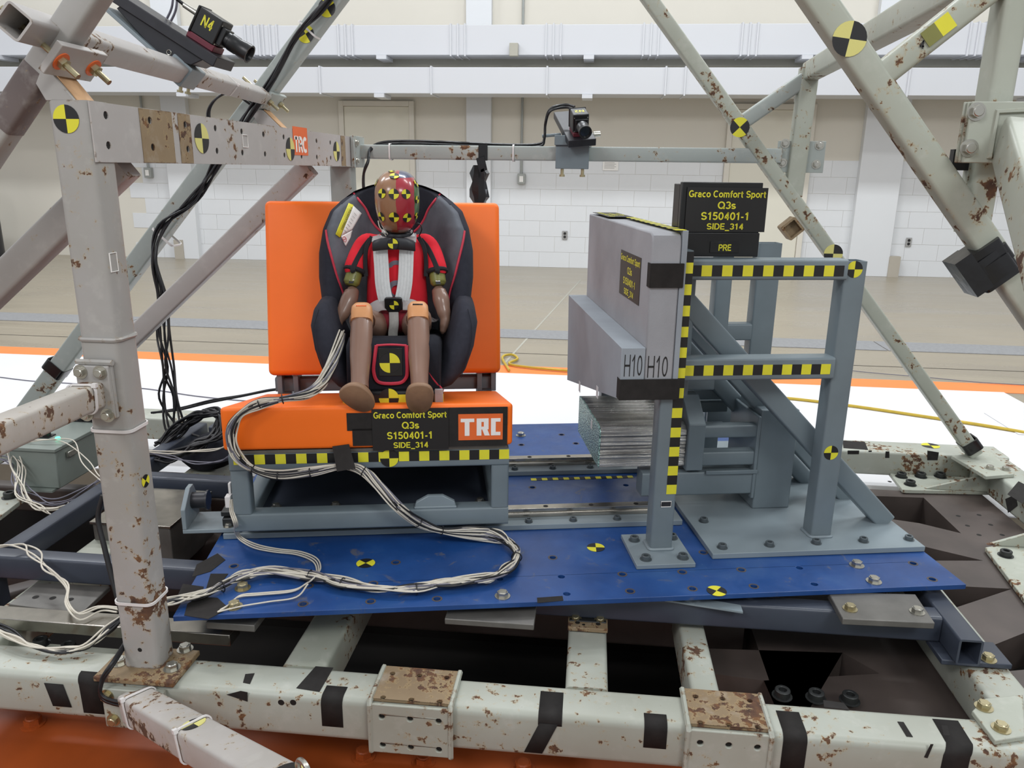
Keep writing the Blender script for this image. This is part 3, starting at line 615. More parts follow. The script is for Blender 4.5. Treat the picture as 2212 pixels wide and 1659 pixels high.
# right corner: bolted joint plate on the cross member
k = part('joint_plate', MB().poly([(1.59, -0.0375, -0.098)[:2], (1.636, 0.0073, -0.098)[:2], (1.723, 0.0297, -0.098)[:2], (1.66, -0.104, -0.098)[:2], (1.5941, -0.1246, -0.098)[:2]], lambda a, c, t: V((a, c, t)), -.1095, -.098), 'pale2', sled, .002)
for p in ((1.6188, -0.024, -0.098), (1.6222, -0.0874, -0.098)): inst('hex_bolt', HEXB, k, p, s=.016)
beam('outrigger_stub', (1.76, -.02, -.15), (2.35, .10, -.13), .10, .10, (0, 1, 0), 'palebeam')
# tape patches wrapped over the near beam: (x0,x1 on top, part of top, part of front)
def wrap(x0, x1, top, front, sl=0):
    yf, zt = -.142, ZS; pr = []
    if top: pr += [V((0, yf+.016+.08*top, zt+.0009)), V((0, yf+.016, zt+.0009))]
    if top and front: pr += [V((0, yf+.016-.017*math.sin(a_), zt-.016+.017*math.cos(a_))) for a_ in [math.pi/2*i/6 for i in range(1, 7)]]
    if front:
        z1 = zt-.012-.088*front; pr += ([] if top else [V((0, yf-.0009, zt-.018))])+[V((0, yf-.0009, z1))]
    R = []
    for i, p in enumerate(pr):
        s = sl*i/(len(pr)-1); R.append([V((x0+s, p.y, p.z)), V((x1+s, p.y, p.z))])
    b = MB(); b.loft(R, closed=False); o = part('tape', b, 'tape', sled, smooth=50); q = o.modifiers.new('thick', 'SOLIDIFY'); q.thickness = .0008
for px0, px1, top, fr, sl in (((-0.3759, -0.142, -0.1344), (-0.3323, -0.142, -0.1306), 0, .72, .012), ((-0.3042, -0.142, -0.1281), (-0.2556, -0.142, -0.1237), .1, .85, .01), ((0.2446, -0.142, -0.1018), (0.2906, -0.142, -0.0976), .3, .65, 0), ((0.7022, -0.142, -0.0933), (0.751, -0.142, -0.0887), .75, .12, 0), ((0.7048, -0.142, -0.1264), (0.7426, -0.142, -0.1228), 0, .9, -.03), ((0.9173, -0.142, -0.1061), (0.9631, -0.142, -0.1017), .2, .5, 0), ((1.1903, -0.142, -0.0799), (1.2368, -0.142, -0.0755), .7, .95, 0), ((1.5049, -0.142, -0.0816), (1.5551, -0.142, -0.0766), .85, .95, -.012)):
    wrap(px0[0], px1[0], top, fr, sl)
tape_patch(sled, [(0.1832, -0.1187, -0.11), (0.2361, -0.1246, -0.11), (0.2388, -0.0416, -0.11), (0.1984, -0.0414, -0.11)], (0, 0, 1))
tape_patch(sled, [(1.2933, -0.0474, -0.11), (1.3438, -0.0501, -0.11), (1.3381, -0.0289, -0.11), (1.2977, -0.0249, -0.11)], (0, 0, 1))
tape_patch(sled, [(0.0631, -0.1145, -0.11), (0.0798, -0.1171, -0.11), (0.0744, -0.0811, -0.11), (0.0558, -0.0866, -0.11)], (0, 0, 1))
tape_patch(sled, [(0.0389, -0.142, -0.1204), (0.0838, -0.142, -0.1336), (0.0857, -0.142, -0.1104), (0.0706, -0.142, -0.1084)], (0, -1, 0))
for a, c in (((1.436, -0.0757, -0.11), (1.438, -0.1184, -0.11)), ((1.521, -0.0766, -0.11), (1.5129, -0.1069, -0.11))):
    a = V(a); c = V(c); d = V((.006, 0, 0)); tape_patch(sled, [a-d, a+d, c+d, c-d], (0, 0, 1))
tape_patch(sled, [(1.4671, -0.142, -0.1035), (1.4722, -0.142, -0.103), (1.466, -0.142, -0.136), (1.4597, -0.142, -0.1345)], (0, -1, 0))
# far beam: tape, targets
tape_patch(sled, [(1.8237, 1.5966, -0.11), (1.9168, 1.5877, -0.11), (1.9355, 1.6846, -0.11), (1.8478, 1.6896, -0.11)], (0, 0, 1))
for q in ([(1.8319, 1.57, -0.1098), (1.8766, 1.57, -0.1075), (1.8768, 1.57, -0.1233), (1.8339, 1.57, -0.1255)], [(1.9784, 1.57, -0.1062), (1.9925, 1.57, -0.1055), (1.9963, 1.57, -0.133), (1.9803, 1.57, -0.1338)], [(2.1363, 1.57, -0.0943), (2.1812, 1.57, -0.0998), (2.181, 1.57, -0.1332), (2.1424, 1.57, -0.1353)], [(1.9122, 1.57, -0.1057), (1.9246, 1.57, -0.105), (1.9254, 1.57, -0.1109), (1.913, 1.57, -0.1116)]): tape_patch(sled, q, (0, -1, 0))
target(sled, V((2.193, 1.6753, -0.11))+V((0, 0, .0005)), (0, 0, 1), .032, 'ky', up=(0, 1, 0), asp=1.1)
tape_patch(sled, [(2.309, 1.289, -0.1699), (2.309, 1.2333, -0.1274), (2.309, 1.2093, -0.1595), (2.309, 1.2552, -0.2092)], (-1, 0, 0)); tape_patch(sled, [(2.2535, 1.1835, -0.109), (2.3556, 1.3146, -0.109), (2.373, 1.2402, -0.109), (2.2638, 1.1066, -0.109)], (0, 0, 1))

# ================================================================== dark support frame between sled and blue plate
sf = thing('support_frame', 'dark slate painted ladder frame of square tube carrying the blue plate', 'frame', (.4, .5, -.107))
for nm, p0, p1, u in (('long_tube', (-.80, .226, -.0625), (1.62, .226, -.0625), (0, 1, 0)), ('long_tube', (-.70, .785, -.0625), (1.62, .785, -.0625), (0, 1, 0)), ('end_tube', (1.6475, .116, -.0625), (1.6475, 1.35, -.0625), (1, 0, 0)), ('end_tube', (-.755, .255, -.0625), (-.755, 1.32, -.0625), (1, 0, 0)), ('long_tube', (-.70, 1.30, -.0625), (1.62, 1.30, -.0625), (0, 1, 0))):
    part(nm, MB().tube(p0, p1, .052, .065, u, .007, .005), 'darkframe', sf)
part('spacer_pad', MB().poly([(1.376, .222), (1.376, .143), (1.58, .15), (1.585, .275), (1.376, .26)], lambda a, c, t: V((a, c, t)), -.0295, -.0135), 'plate', sf, .002, label='raw grey steel pad bolted on the tube')
for p in ((1.4052, 0.1869, -0.013), (1.5569, 0.1919, -0.013)): inst('hex_bolt', HEXB if p[0] < 1.5 else HEX, sf, (p[0], p[1], -.0135), s=.015)
part('foot_plate', MB().box(1.60, 1.752, .132, .22, -.108, -.0955), 'darkframe', sf, .002)
inst('hex_bolt', HEXB, sf, (1.7062, 0.1475, -0.0955), s=.016)
part('gusset_plate', MB().poly([(.93, .21), (1.16, .17), (1.16, .2), (.93, .25)], lambda a, c, t: V((a, c, t)), -.034, -.0295), 'slate_lt', sf)
part('bolt_block', MB().box(.755, .845, .19, .27, -.108, -.0955).box(.76, .84, .205, .26, -.0955, -.05), 'blacksteel', sf, .002)
for x in (.77, .83): inst('hex_bolt', HEXB, sf, (x, .2, -.097), (0, -.3, 1), s=.013)
part('post_stub', MB().tube((-.80, .226, -.29), (-.80, .226, -.03), .06, .06, (1, 0, 0)), 'darkframe', sf)
# ================================================================== truss with the stickered beam
tr = thing('truss_frame', 'rusty pale truss frame with the orange lettered sticker on its perforated beam', 'truss', (-.168, -.076, -.11))
def T(nm, p0, p1, a, bb, u=(0, 1, 0), mat='pale', parent=tr, r=.008, wall=0, label=None): return part(nm, MB().tube(p0, p1, a, bb, u, r, wall), mat, parent, label=label)
base = part('base_plate', MB().box(-.255, -.075, -.15, -.032, ZS+.001, -.097), 'rustplate', tr, .002)
for p in ((-0.2258, -0.0976, -0.097), (-0.109, -0.0336, -0.097), (-0.1021, -0.1025, -0.097)): inst('hex_bolt', HEX, base, p, s=.016)
post = T('post', (-.1685, -.076, -.097), (-.1675, -.076, 1.072), .066, .079, r=.011)
zsl = (-0.1588, -0.112, 0.6357)[2]
T('post_sleeve', (-.1685, -.076, -.096), (-.1685, -.076, zsl), .0675, .0805, r=.011, mat='palelow')
part('weld_bead', MB().sweep([V((-.1685, -.076, zsl))+V((x, y, 0)) for x, y in rrect(.082, .069, .012, 4)], .0045, 6, closed=True), 'pale', tr)
inst('bolt_hole', hole, tr, ((-0.1666, -0.11, -0.0508)[0], -.1100, (-0.1666, -0.11, -0.0508)[2]), (0, -1, 0), s=.005)
# perforated beam: face towards the seat is a plate with real holes
fx = -.1255; zt, zb_ = 1.071, .966; y0, y1 = -.109, 1.50
hx = [(-0.128, -0.064, 1.0493), (-0.128, -0.0667, 0.9963), (-0.128, 0.0807, 1.0489), (-0.128, 0.0821, 0.9971), (-0.128, 0.2222, 1.0485), (-0.128, 0.2241, 0.997), (-0.128, 0.3645, 1.0478), (-0.128, 0.364, 0.9963), (-0.128, 0.5072, 1.047), (-0.128, 0.503, 0.995), (-0.128, 0.6419, 1.046), (-0.128, 0.645, 0.9943), (-0.128, 0.7851, 1.0444), (-0.128, 0.7834, 0.9943), (-0.128, 0.9203, 0.9927), (-0.128, 1.0607, 1.0438), (-0.128, 1.057, 0.9935), (-0.128, 1.1976, 1.0426), (-0.128, 1.1948, 0.9926), (-0.128, 1.3232, 1.042), (-0.128, 1.3213, 0.9929)]
bm_ = MB(); bm_.poly([(y0, zb_), (y1, zb_), (y1, zt), (y0, zt)], lambda a, c, t: V((t, a, c)), fx-.003, fx, [circ(q[1], q[2], .0075, 10)[::-1] for q in hx])
bm_.box(fx-.08, fx-.0055, -.04, y1, zt-.005, zt); bm_.box(fx-.08, fx-.0055, -.04, y1, zb_, zb_+.005); bm_.box(fx-.08, fx-.075, -.04, y1, zb_+.005, zt-.005)
pb_ = part('perforated_beam', bm_, 'cross', tr, .0015, label='beam perforated with bolt holes in pairs')
for q in hx: inst('bolt_hole', hole, pb_, (fx-.0021, q[1], q[2]), (1, 0, 0), s=.0085)
for a, c in (((-0.128, 0.0449, 1.0119)[1], (-0.128, 0.1672, 1.0164)[1]), ((-0.128, 0.1923, 1.0174)[1], (-0.128, 0.2449, 1.0193)[1]), ((-0.128, 1.3106, 1.0275)[1], (-0.128, 1.3586, 1.0287)[1])):
    hh = [circ(q[1], q[2], .0075, 10)[::-1] for q in hx if a+.01 < q[1] < c-.01]
    part('rust_plate', MB().poly([(a, zb_+.001), (c, zb_+.001), (c, zt-.001), (a, zt-.001)], lambda s_, q, t: V((t, s_, q)), fx+.0002, fx+.0012, hh), 'rustplate', pb_, label='bare rusted band on the beam')
for px, k in (((-0.128, 0.292, 1.0221), 'pk'), ((-0.128, 0.8293, 1.0122), 'pk'), ((-0.128, 1.2575, 1.0153), 'pk')): target(pb_, (fx+.0006, px[1], px[2]), (1, 0, 0), .033, k)
s1 = (-0.128, 0.8551, 1.0353); s2 = (-0.128, 0.9757, 1.0381); cy = (s1[1]+s2[1])/2; hw = (s2[1]-s1[1])/2; cz = (-0.128, 0.9121, 1.0373)[2]
st = part('sticker', MB().obox((fx+.0008, cy, cz), (.0008, 0, 0), (0, hw*2, 0), (0, 0, .082)), 'orange_s', pb_, label='orange sticker with white letters TRC')
lettering(st, [('TRC', 0, -.028, hw*1.75, .062)], (fx+.0016, cy, cz+.018), (0, 1, 0), (0, 0, 1), 'white', hw=.12)
# box-shaped outlines drawn round small dots
def boxmark(parent, c, ex, ey, w_, h_):
    c = V(c); ex = V(ex)*w_/2; ey = V(ey)*h_/2; pts = [c+ex+ey, c-ex+ey, c-ex-ey, c+ex-ey]
    b = MB().sweep(pts, .0012, 4, closed=True); part('paint_mark', b, 'white', parent)
boxmark(pb_, (fx+.001, (-0.128, 0.522, 1.0239)[1], (-0.128, 0.522, 1.0239)[2]), (0, 1, 0), (0, 0, 1), .03, .03)
q = (-0.129, -0.104, 0.7837); boxmark(post, (-.1275, q[1]+.012, q[2]), (0, 1, 0), (0, 0, 1), .022, .035)
T('post', (-.17, 1.462, -.10), (-.17, 1.462, zb_-.001), .075, .08, mat='railgrey'); T('brace_tube', (-.17, .05, .964), (-0.559, 0.05, 0.6515), .05, .062, mat='cross'); 
T('brace_tube', (-.178, 1.13, .964), (-1.0573, 1.13, 0.1956), .05, .066, mat='cross')
D1a, D1b = V((-0.1248, -0.11, 1.2337)), V((-0.2992, -0.11, 1.0428)); dd = (D1a-D1b).normalized(); D1c = V((0, .027, 0))
d1 = T('rafter_tube', D1b-dd*1.25+D1c, D1a+dd*.9+D1c, .046, .050, mat='pale')
bq = V((-0.2703, -0.11, 1.065)); bq = D1b+dd*((bq-D1b).dot(dd))+D1c; part('burnt_patch', MB().tube(bq-dd*.055, bq+dd*.075, .0475, .0515, (0, 1, 0), .008), 'burnt', tr, label='dark burnt patch round the tube')
D3a, D3b = V((-0.2041, 1.5, 1.5442)), V((-1.5299, 1.5, 0.0638)); d3 = (D3a-D3b).normalized(); D3c = V((0, .03, 0))
d3o = T('rafter_tube', D3b-d3*.30+D3c, D3a+d3*.7+D3c, .06, .075, mat='railgrey')
tie(tr, V((-1.4924, 1.5, 0.1145))+D3c, d3, .064, .079, (0, 1, 0), .05, .006, 'tape_wrap', mat='tapegl', head=False)
tie(tr, V((-0.2944, 1.5, 1.4489))+D3c, d3, .064, .079, (0, 1, 0), .007, .003); tie(tr, V((-0.9343, 1.5, 0.6835))+D3c, d3, .075, .10, (0, 1, 0), .009, .003)
for px in ((-0.2155, 1.499, 1.518), (-0.3003, 1.499, 1.4316)): target(d3o, V(px), (0, -1, 0), .032, 'yk', spin=math.radians(30))
# knee braces with tan primed edge
k1 = [(-0.2222, -0.11, 1.0994), (-0.2041, -0.11, 1.13), (-0.1882, -0.11, 1.1148), (-0.153, -0.11, 1.0711), (-0.2074, -0.11, 1.0708)]
kb = part('knee_brace', MB().poly([(q[0], q[2]) for q in k1], lambda a, c, t: V((a, t, c)), -.109, -.045), 'pale', tr, .001)
a, c = V(((-0.1882, -0.11, 1.1148)[0], -.077, (-0.1882, -0.11, 1.1148)[2])), V(((-0.153, -0.11, 1.0711)[0], -.077, (-0.153, -0.11, 1.0711)[2])); pn = V((c.z-a.z, 0, a.x-c.x)).normalized()*-1
part('primed_edge', MB().obox((a+c)/2+pn*.0015, c-a, (0, .05, 0), pn*.002), 'tan', kb, label='tan primed cut edge')
k2 = [(-0.5334, 1.5, 1.169), (-0.4827, 1.5, 1.166), (-0.3944, 1.5, 1.0801), (-0.2549, 1.5, 0.9804), (-0.3647, 1.5, 0.9756), (-0.502, 1.5, 1.1043)]
part('knee_brace', MB().poly([(q[0], q[2]) for q in k2], lambda a, c, t: V((a, t, c)), 1.50, 1.56), 'cross', tr, .001)
a, c = V((-0.4827, 1.5, 1.166)), V((-0.3944, 1.5, 1.0801)); part('primed_edge', MB().obox((a+c)/2+V((.002, .03, .002)), c-a, (0, .05, 0), (c-a).cross(V((0, 1, 0))).normalized()*.003), 'tan', tr)
target(post, V((-0.1729, -0.1095, 1.0398)), (0, -1, 0), .0245, 'ky', spin=0)
q = (-0.128, -0.0846, 0.3315); target(post, (-.1277, -.076, q[2]), (1, 0, 0), .0135, 'ky', spin=math.radians(45))
for px, ax in (((-0.1512, -0.11, 0.4499), .0), ((-0.1446, -0.11, 0.0617), .0)): tie(tr, (-.1685, -.076, px[2]), (0, 0, 1), .072, .085, (0, 1, 0), .006, .003, r=.016)
# flange and outrigger arm towards the viewer
zc = (-0.1852, -0.115, 0.5334)[2]
fl = part('flange_plate', MB().box(-.209, -.142, -.121, -.1105, zc-.052, zc+.058), 'pale', tr, .002)
part('weld_bead', MB().sweep([(-.212, -.119, zc+.060), (-.138, -.119, zc+.060)], .006, 6), 'pale', fl)
arm = thing('outrigger_arm', 'rusty square outrigger arm bolted to the flange half way up the post', 'arm', (-.177, -.13, zc))
part('flange_plate', MB().box(-.209, -.142, -.131, -.1215, zc-.052, zc+.055), 'pale', arm, .002)
for x, z in ((-.198, zc+.043), (-.158, zc+.043), (-.198, zc-.043), (-.154, zc-.043)): inst('hex_bolt', HEX, arm, (x, -.131, z), (0, -1, 0), s=.0125)
A0, A1 = V((-.179, -.131, zc-.002)), V((-0.1291, -0.4335, 0.5571)); ad = (A1-A0).normalized()
at_ = part('tube', MB().tube(A0, A0+ad*.85, .047, .050, (1, 0, 0), .007), rusty('pale_arm_rusty_paint', '#b7b1aa', .8, 11, edge=1.3), arm)
tie(arm, A0+ad*.045, ad, .05, .053, (1, 0, 0), .006, .003)
# lower arm from the near beam
S0, S1 = V((-.156, -.160, -.150)), V((0.2445, -0.4691, -0.0011)); sd = (S1-S0).normalized()
low = thing('outrigger_arm', 'pale outrigger arm with eye bolt and target rising from the near sled beam', 'arm', S0)
part('flange_plate', MB().box(-.235, -.095, -.158, -.1435, -.215, -.118), 'palebeam', low, .002)
for x, z in ((-.222, -.135), (-.215, -.195), (-.115, -.14)): inst('hex_bolt', HEXB, low, (x, -.158, z), (0, -1, 0), s=.0135)
su = V((0, 0, 1))-sd*sd.z; su.normalize(); ss = sd.cross(su)
lt = part('tube', MB().tube(S0-sd*.01, S0+sd*1.0, .062, .062, (0, 0, 1), .008), rusty('pale_arm_scuffed_paint', '#b9b4b0', .5, 12), low)
for d_ in (.03, .31): tie(low, S0+sd*d_, sd, .065, .065, (0, 0, 1), .006, .003)
q = S0+sd*.66+su*.0315; target(lt, q, su, .032, 'kp', up=sd)
q = S0+sd*.315+su*.0315; target(lt, q, su, .022, 'kp', up=sd)
e = S0+sd*.725+su*.032
part('eye_bolt', MB().sweep([e+su*.025+(sd*math.cos(t)+su*math.sin(t))*.015 for t in [2*math.pi*i/20 for i in range(20)]], .0045, 8, closed=True).cyl(e-su*.003, e+su*.012, .008), 'steel', low)
pts = [(-0.2316, 0.0151, -0.05), (-.205, -.135, -.06), (-.225, -.165, -.10), (-.215, -.17, -.14)]+[S0+sd*d_-ss*(.034)-su*(.012+.012*math.sin(d_*30)) for d_ in (.04, .1, .16, .22, .3, .4, .5, .7)]
for k in range(2): single('cable', MB().sweep(smooth_path([V(p)+V((0, 0, .007*k)) for p in pts], 6), .0042, 6), 'wireb', 'black cable tied along the lower outrigger arm', 'cable', pts[2], group='black cables on the lower outrigger arm', smooth=60)

# ================================================================== opposite truss
t2 = thing('truss_frame', 'rusty pale green truss frame with large faded target beyond the dark signboard', 'truss', (2.29, 1.5, -.11))
D5a, D5b = V((1.1174, -0.11, 1.2257)), V((1.3596, -0.11, 0.9384)); d5 = (D5b-D5a).normalized(); c5 = V((0, .021, 0))
r5 = T('rafter_tube', D5a-d5*.7+c5, D5a+d5*1.9+c5, .042, .046, mat='pale2', parent=t2)
D7a, D7b = V((0.9477, 1.5, 1.5367)), V((2.2939, 1.5, -0.0833)); d7 = (D7b-D7a).normalized(); c7 = V((0, .03, 0))
r7 = T('rafter_tube', D7a-d7*.7+c7, D7b+c7, .06, .050, mat='pale2', parent=t2)
part('base_plate', MB().poly([q[:2] for q in ((2.2104, 1.5276, -0.098), (2.3931, 1.6049, -0.098), (2.3609, 1.3553, -0.098), (2.2425, 1.3169, -0.098))], lambda a, c, t: V((a, c, t)), -.1095, -.096), 'pale2', t2, .002)
for p in ((2.2944, 1.4013, -0.096), (2.3471, 1.3944, -0.096)): inst('hex_bolt', HEX, t2, (p[0], p[1], -.096), s=.016)
tie(t2, V((2.2711, 1.5, -0.0482))+c7, d7, .064, .054, (0, 1, 0), .045, .006, 'tape_wrap', mat='tapegl', head=False)
s6a, s6b = V((1.2347, -0.11, 1.1243)), V((1.351, -0.11, 1.2242)); s6 = (s6b-s6a).normalized()
r6 = T('strut_tube', s6a-s6*.02+c5, s6b+s6*.05+c5, .040, .040, mat='pale2', parent=t2)
vx0, vx1 = (1.3915, -0.105, 1.0908)[0], (1.4312, -0.105, 1.0909)[0]; vm = (vx0+vx1)/2; vw = vx1-vx0
T('post', (vm, -.078, .87), (vm, -.078, 1.30), .054, vw, mat='pale2', parent=t2)
inst('bolt_hole', hole, t2, ((1.4082, -0.105, 0.9712)[0], -.1046, (1.4082, -0.105, 0.9712)[2]), (0, -1, 0), s=.004)
vtop = V((1.5118, 1.5, 1.2972))
V0, V1 = V((1.5002, 1.5, 0.8804))+c7, V((1.5365, 1.5, 1.3002))+c7
T('post', V0+V((0, .004, 0)), V((V0.x+.012, V1.y+.004, V1.z+.02)), .06, .062, mat='pale2', parent=t2)
T('strut_tube', V((1.2867, 1.5, 1.1297))+c7+V((0, .003, 0)), V((1.5123, 1.5, 1.2926))+c7+V((0, .003, 0)), .055, .052, mat='railgrey', parent=t2)
T('tie_tube', V((V0.x+.02, 1.55, V1.z+.01)), V((vm, -.04, 1.295)), .055, .062, (1, 0, 0), 'pale2', t2)
target(r5, V((1.165, -0.1105, 1.1692)), (0, -1, 0), .0265, 'kp', spin=math.radians(-8))
q = V((1.2973, -0.1105, 1.1823)); 
for i, (mt, sgn) in enumerate((('olive', -1), ('yellow', 1))): tape_patch(t2, [q+s6*sgn*.0+s6.cross(V((0, 1, 0)))*.013, q+s6*sgn*.024+s6.cross(V((0, 1, 0)))*.013, q+s6*sgn*.024-s6.cross(V((0, 1, 0)))*.013, q-s6.cross(V((0, 1, 0)))*.013], (0, -1, 0), 'target_remnant', mt)
lettering(r6, [('4', 0, 0, .008, .018)], V((1.2761, -0.1108, 1.1609)), (1, 0, 0), (0, 0, 1), 'ink')
q = V((1.2843, 1.499, 1.1186)); target(r7, q, (0, -1, 0), .034, 'yk', spin=math.radians(45)); target(r7, V((1.6609, 1.499, 0.6789)), (0, -1, 0), .034, 'kp')
q = V((1.4942, 1.48, 0.7691)); part('tube_stub', MB().tube(q+V((0, -.03, 0)), q+V((0, .03, 0)), .062, .062, (1, 0, .9), .006, .008), 'rustplate', t2, label='short open square tube stub')
tape = MB(); c_ = V((1.427, -0.11, 0.8331))+c5
for k in range(4):
    o_ = c_+d5*(-.018+.014*k); u_ = V((0, 1, 0)); v_ = d5.cross(u_)
    tape.tube(o_, o_+d5*(.032-.004*(k % 2)), .060+.003*(k % 3), .060+.004*((k+1) % 3), u_+v_*(.05*(-1)**k), .006)
tape.obox(c_+d5*.01-d5.cross(V((0, 1, 0)))*.034+V((0, -.01, 0)), d5*.07, d5.cross(V((0, 1, 0)))*.03, V((0, .05, 0)))
part('tape_wrap', tape, 'tapegl', t2, label='thick crumpled wrap of black tape')
# bracket with large bolts and arm
bx0, bx1 = (1.3512, -0.12, 1.0267)[0], (1.48, -0.12, 1.0279)[0]; bz0, bz1 = (1.3759, -0.12, 0.983)[2], (1.3607, -0.12, 1.0756)[2]
for k in range(2): part('flange_plate', MB().box(bx0+.003*k, bx1, -.1165-.006*k, -.1115-.006*k, bz0, bz1), 'pale2', t2, .0015)
ra = thing('outrigger_arm', 'pale green arm bolted with two large hex bolts beside the faded target rafter', 'arm', (bx0, -.13, bz0))
part('flange_plate', MB().box(bx0+.006, bx1, -.130, -.1235, bz0, bz1), 'pale2', ra, .0015)
for p in ((1.365, -0.13, 1.0604), (1.3629, -0.13, 1.0054)): inst('hex_bolt', HEX, ra, p, (0, -1, 0), s=.0125)
a0 = V((1.4321, -0.13, 1.0201)); a1 = V((1.3662, -0.4101, 0.8606)); part('tube', MB().tube(a0, a0+(a1-a0).normalized()*1.25, .055, .07, (1, 0, 0), .007), 'pale2', ra)
part('weld_bead', MB().sweep([a0+V((-.036, 0, -.03)), a0+V((-.036, 0, .04)), a0+V((.04, 0, .045))], .005, 6), 'pale2', ra)
part('black_box', MB().box((1.3646, -0.06, 1.0035)[0], (1.3934, -0.06, 1.0038)[0], -.075, -.06, (1.3749, -0.06, 0.9715)[2], (1.3695, -0.06, 1.0051)[2]), 'blackpl', t2)

# ================================================================== camera cross tube and high-speed cameras
B0, B1 = V((-0.1804, -0.2, 1.1851)), V((-0.4628, 1.47, 1.2129)); bd = (B1-B0).normalized()
cb = thing('cross_tube', 'pale square cross tube with open end clamped between the two rafters', 'tube', B0)
rollv = V((dd.x, 0, dd.z)); 
part('tube', MB().tube(B0, B1+bd*.02, .047, .047, rollv, .007, .004), 'cross', cb)
# clamp plate with threaded rods under the rafter
cp = V((-0.1703, -0.085, 1.1469)); ex = dd.cross(V((0, 1, 0))).normalized()
pc = V((D1b+dd*((cp-D1b).dot(dd))))+D1c
nrm = V((dd.z, 0, -dd.x)).normalized()
if nrm.x < 0: nrm = -nrm
pl0 = pc+nrm*.038
part('clamp_plate', MB().obox(pl0, dd*.062, V((0, .13, 0)), nrm*.013), 'cross', cb, .0015)
for sy in (-.045, .045):
    q = pl0+V((0, sy, 0))
    part('washer', MB().cyl(q+nrm*.0065, q+nrm*.0085, .017, n=18), 'orange_s', cb)
    part('threaded_rod', MB().cyl(q-nrm*.12, q+nrm*.045, .0055, n=10).cyl(q+nrm*.008, q+nrm*.018, .011, n=6), 'brass', cb)
cp2 = V((-0.4412, 1.5, 1.1893)); pc2 = D3b+d3*((cp2-D3b).dot(d3))+D3c; n2 = V((d3.z, 0, -d3.x)).normalized(); pl2 = pc2+n2*.045
part('clamp_plate', MB().obox(pl2, d3*.07, V((0, .14, 0)), n2*.014), 'railgrey', cb, .0015)
for sy in (-.05, .05):
    q = pl2+V((0, sy, 0)); part('threaded_rod', MB().cyl(q-n2*.12, q+n2*.05, .006, n=10).cyl(q+n2*.008, q+n2*.02, .012, n=6), 'brass', cb)
tie(cb, V(B0+bd*1.22), bd, .047, .047, rollv, .005, .003)

def hs_camera(t, O, a, bx_, n, lab, s=1.0):
    """slab, wedge mount and camera; a = viewing direction, n = slab normal"""
    part('mount_slab', MB().obox(O, a*.30*s, bx_*.10*s, n*.026*s), 'blackan', t, .002)
    c = O+a*.085*s+n*.048*s
    part('camera_base', MB().obox(O+a*.085*s+n*.021*s, a*.075*s, bx_*.055*s, n*.016*s), 'maroon', t, .002, label='maroon anodised base')
    body = part('camera_body', MB().obox(c+n*.012*s, a*.065*s, bx_*.058*s, n*.064*s).obox(c+n*.012*s-a*.034*s, a*.006*s, bx_*.063*s, n*.068*s), 'blackpl', t, .003)
    f = c+n*.008*s+a*.0325*s
    part('lens_mount', MB().obox(f+a*.006*s, a*.014*s, bx_*.044*s, n*.044*s), 'blackpl', t, .002)
    lens = MB(); prof = [(0, .019), (.01, .019), (.012, .0215), (.03, .0215), (.033, .020), (.055, .023), (.066, .023), (.066, .019), (.058, .017)]
    R = [[f+a*(.012+x)*s+(bx_*math.cos(q)+n*math.sin(q))*r*s for q in [2*math.pi*i/20 for i in range(20)]] for x, r in prof]
    lens.loft(R, cap1=False); part('lens', lens, 'blackpl', t)
    part('lens_glass', MB().cyl(f+a*(.012+.056)*s, f+a*(.012+.058)*s, .0172*s, n=20), 'glass', t)
    part('connector', MB().cyl(c-a*.037*s+n*.022*s, c-a*.085*s+n*.022*s, .008*s, .0065*s), 'steel', t)
    for i in (-1, 1):
        for j in (-1, 1): inst('screw', HEX, body, f+bx_*.024*s*i+n*.024*s*j-a*.001, a, s=.0025*s)
    return c, body
a = (V((-0.1735, 0.5965, 1.1991))-V((-0.4573, 0.5959, 1.3718))); O = (V((-0.1908, 0.5977, 1.2094))+V((-0.4745, 0.598, 1.3854)))/2; a.normalize(); bx_ = V((0, 1, 0)); bx_ = (bx_-a*bx_.dot(a)).normalized(); n = a.cross(bx_)*-1
if n.z < 0: n = -n
n4 = thing('high_speed_camera', 'black high-speed camera marked N4 on a tilted slab above the stickered beam', 'camera', B0+bd*.85+V((0, 0, .03)), group='high-speed cameras')
c, body = hs_camera(n4, O, a, bx_, n, 'N4', 1.04)
lettering(body, [('N4', 0, 0, .032, .038)], c-bx_*.0308+n*.020, a, n, 'yellow')
mid = B0+bd*((O-B0).dot(bd))
part('wedge', MB().poly([(-.125, -.012), (.12, -.012), (.10, -.035), (.02, -.06), (-.13, -.02)], lambda p_, q_, t: O+a*p_+n*q_*1.15+bx_*t, -.04, .04), 'blackan', n4, .002)
g = (a-V((0, 0, .22))).normalized(); part('angle_plate', MB().obox(O-n*.062-V((0, .01, 0))-g*.035, g*.24, bx_*.085, g.cross(bx_)*.010), 'slate_lt', n4, .0015)
bl = O-n*.095-V((0, 0, .01)); q = B0+bd*((bl-B0).dot(bd))
part('clamp_block', MB().tube(q-bd*.055, q+bd*.055, .058, .058, rollv, .004), 'slate_lt', n4, .0015)
for k in (-.03, .03): part('clamp_screw', MB().cyl(q+bd*k+V((0, 0, -.028)), q+bd*k+V((-.006, 0, -.052)), .0045).cyl(q+bd*k+V((-.005, 0, -.046)), q+bd*k+V((-.006, 0, -.052)), .008), 'brass', n4)
part('pivot_ring', MB().sweep([O-n*.045+a*.035-bx_*.041+(a*math.cos(t)+n*math.sin(t))*.006 for t in [2*math.pi*i/14 for i in range(14)]], .0012, 5, closed=True), 'steel', n4)
cst = c-a*.085*1.04+n*.023
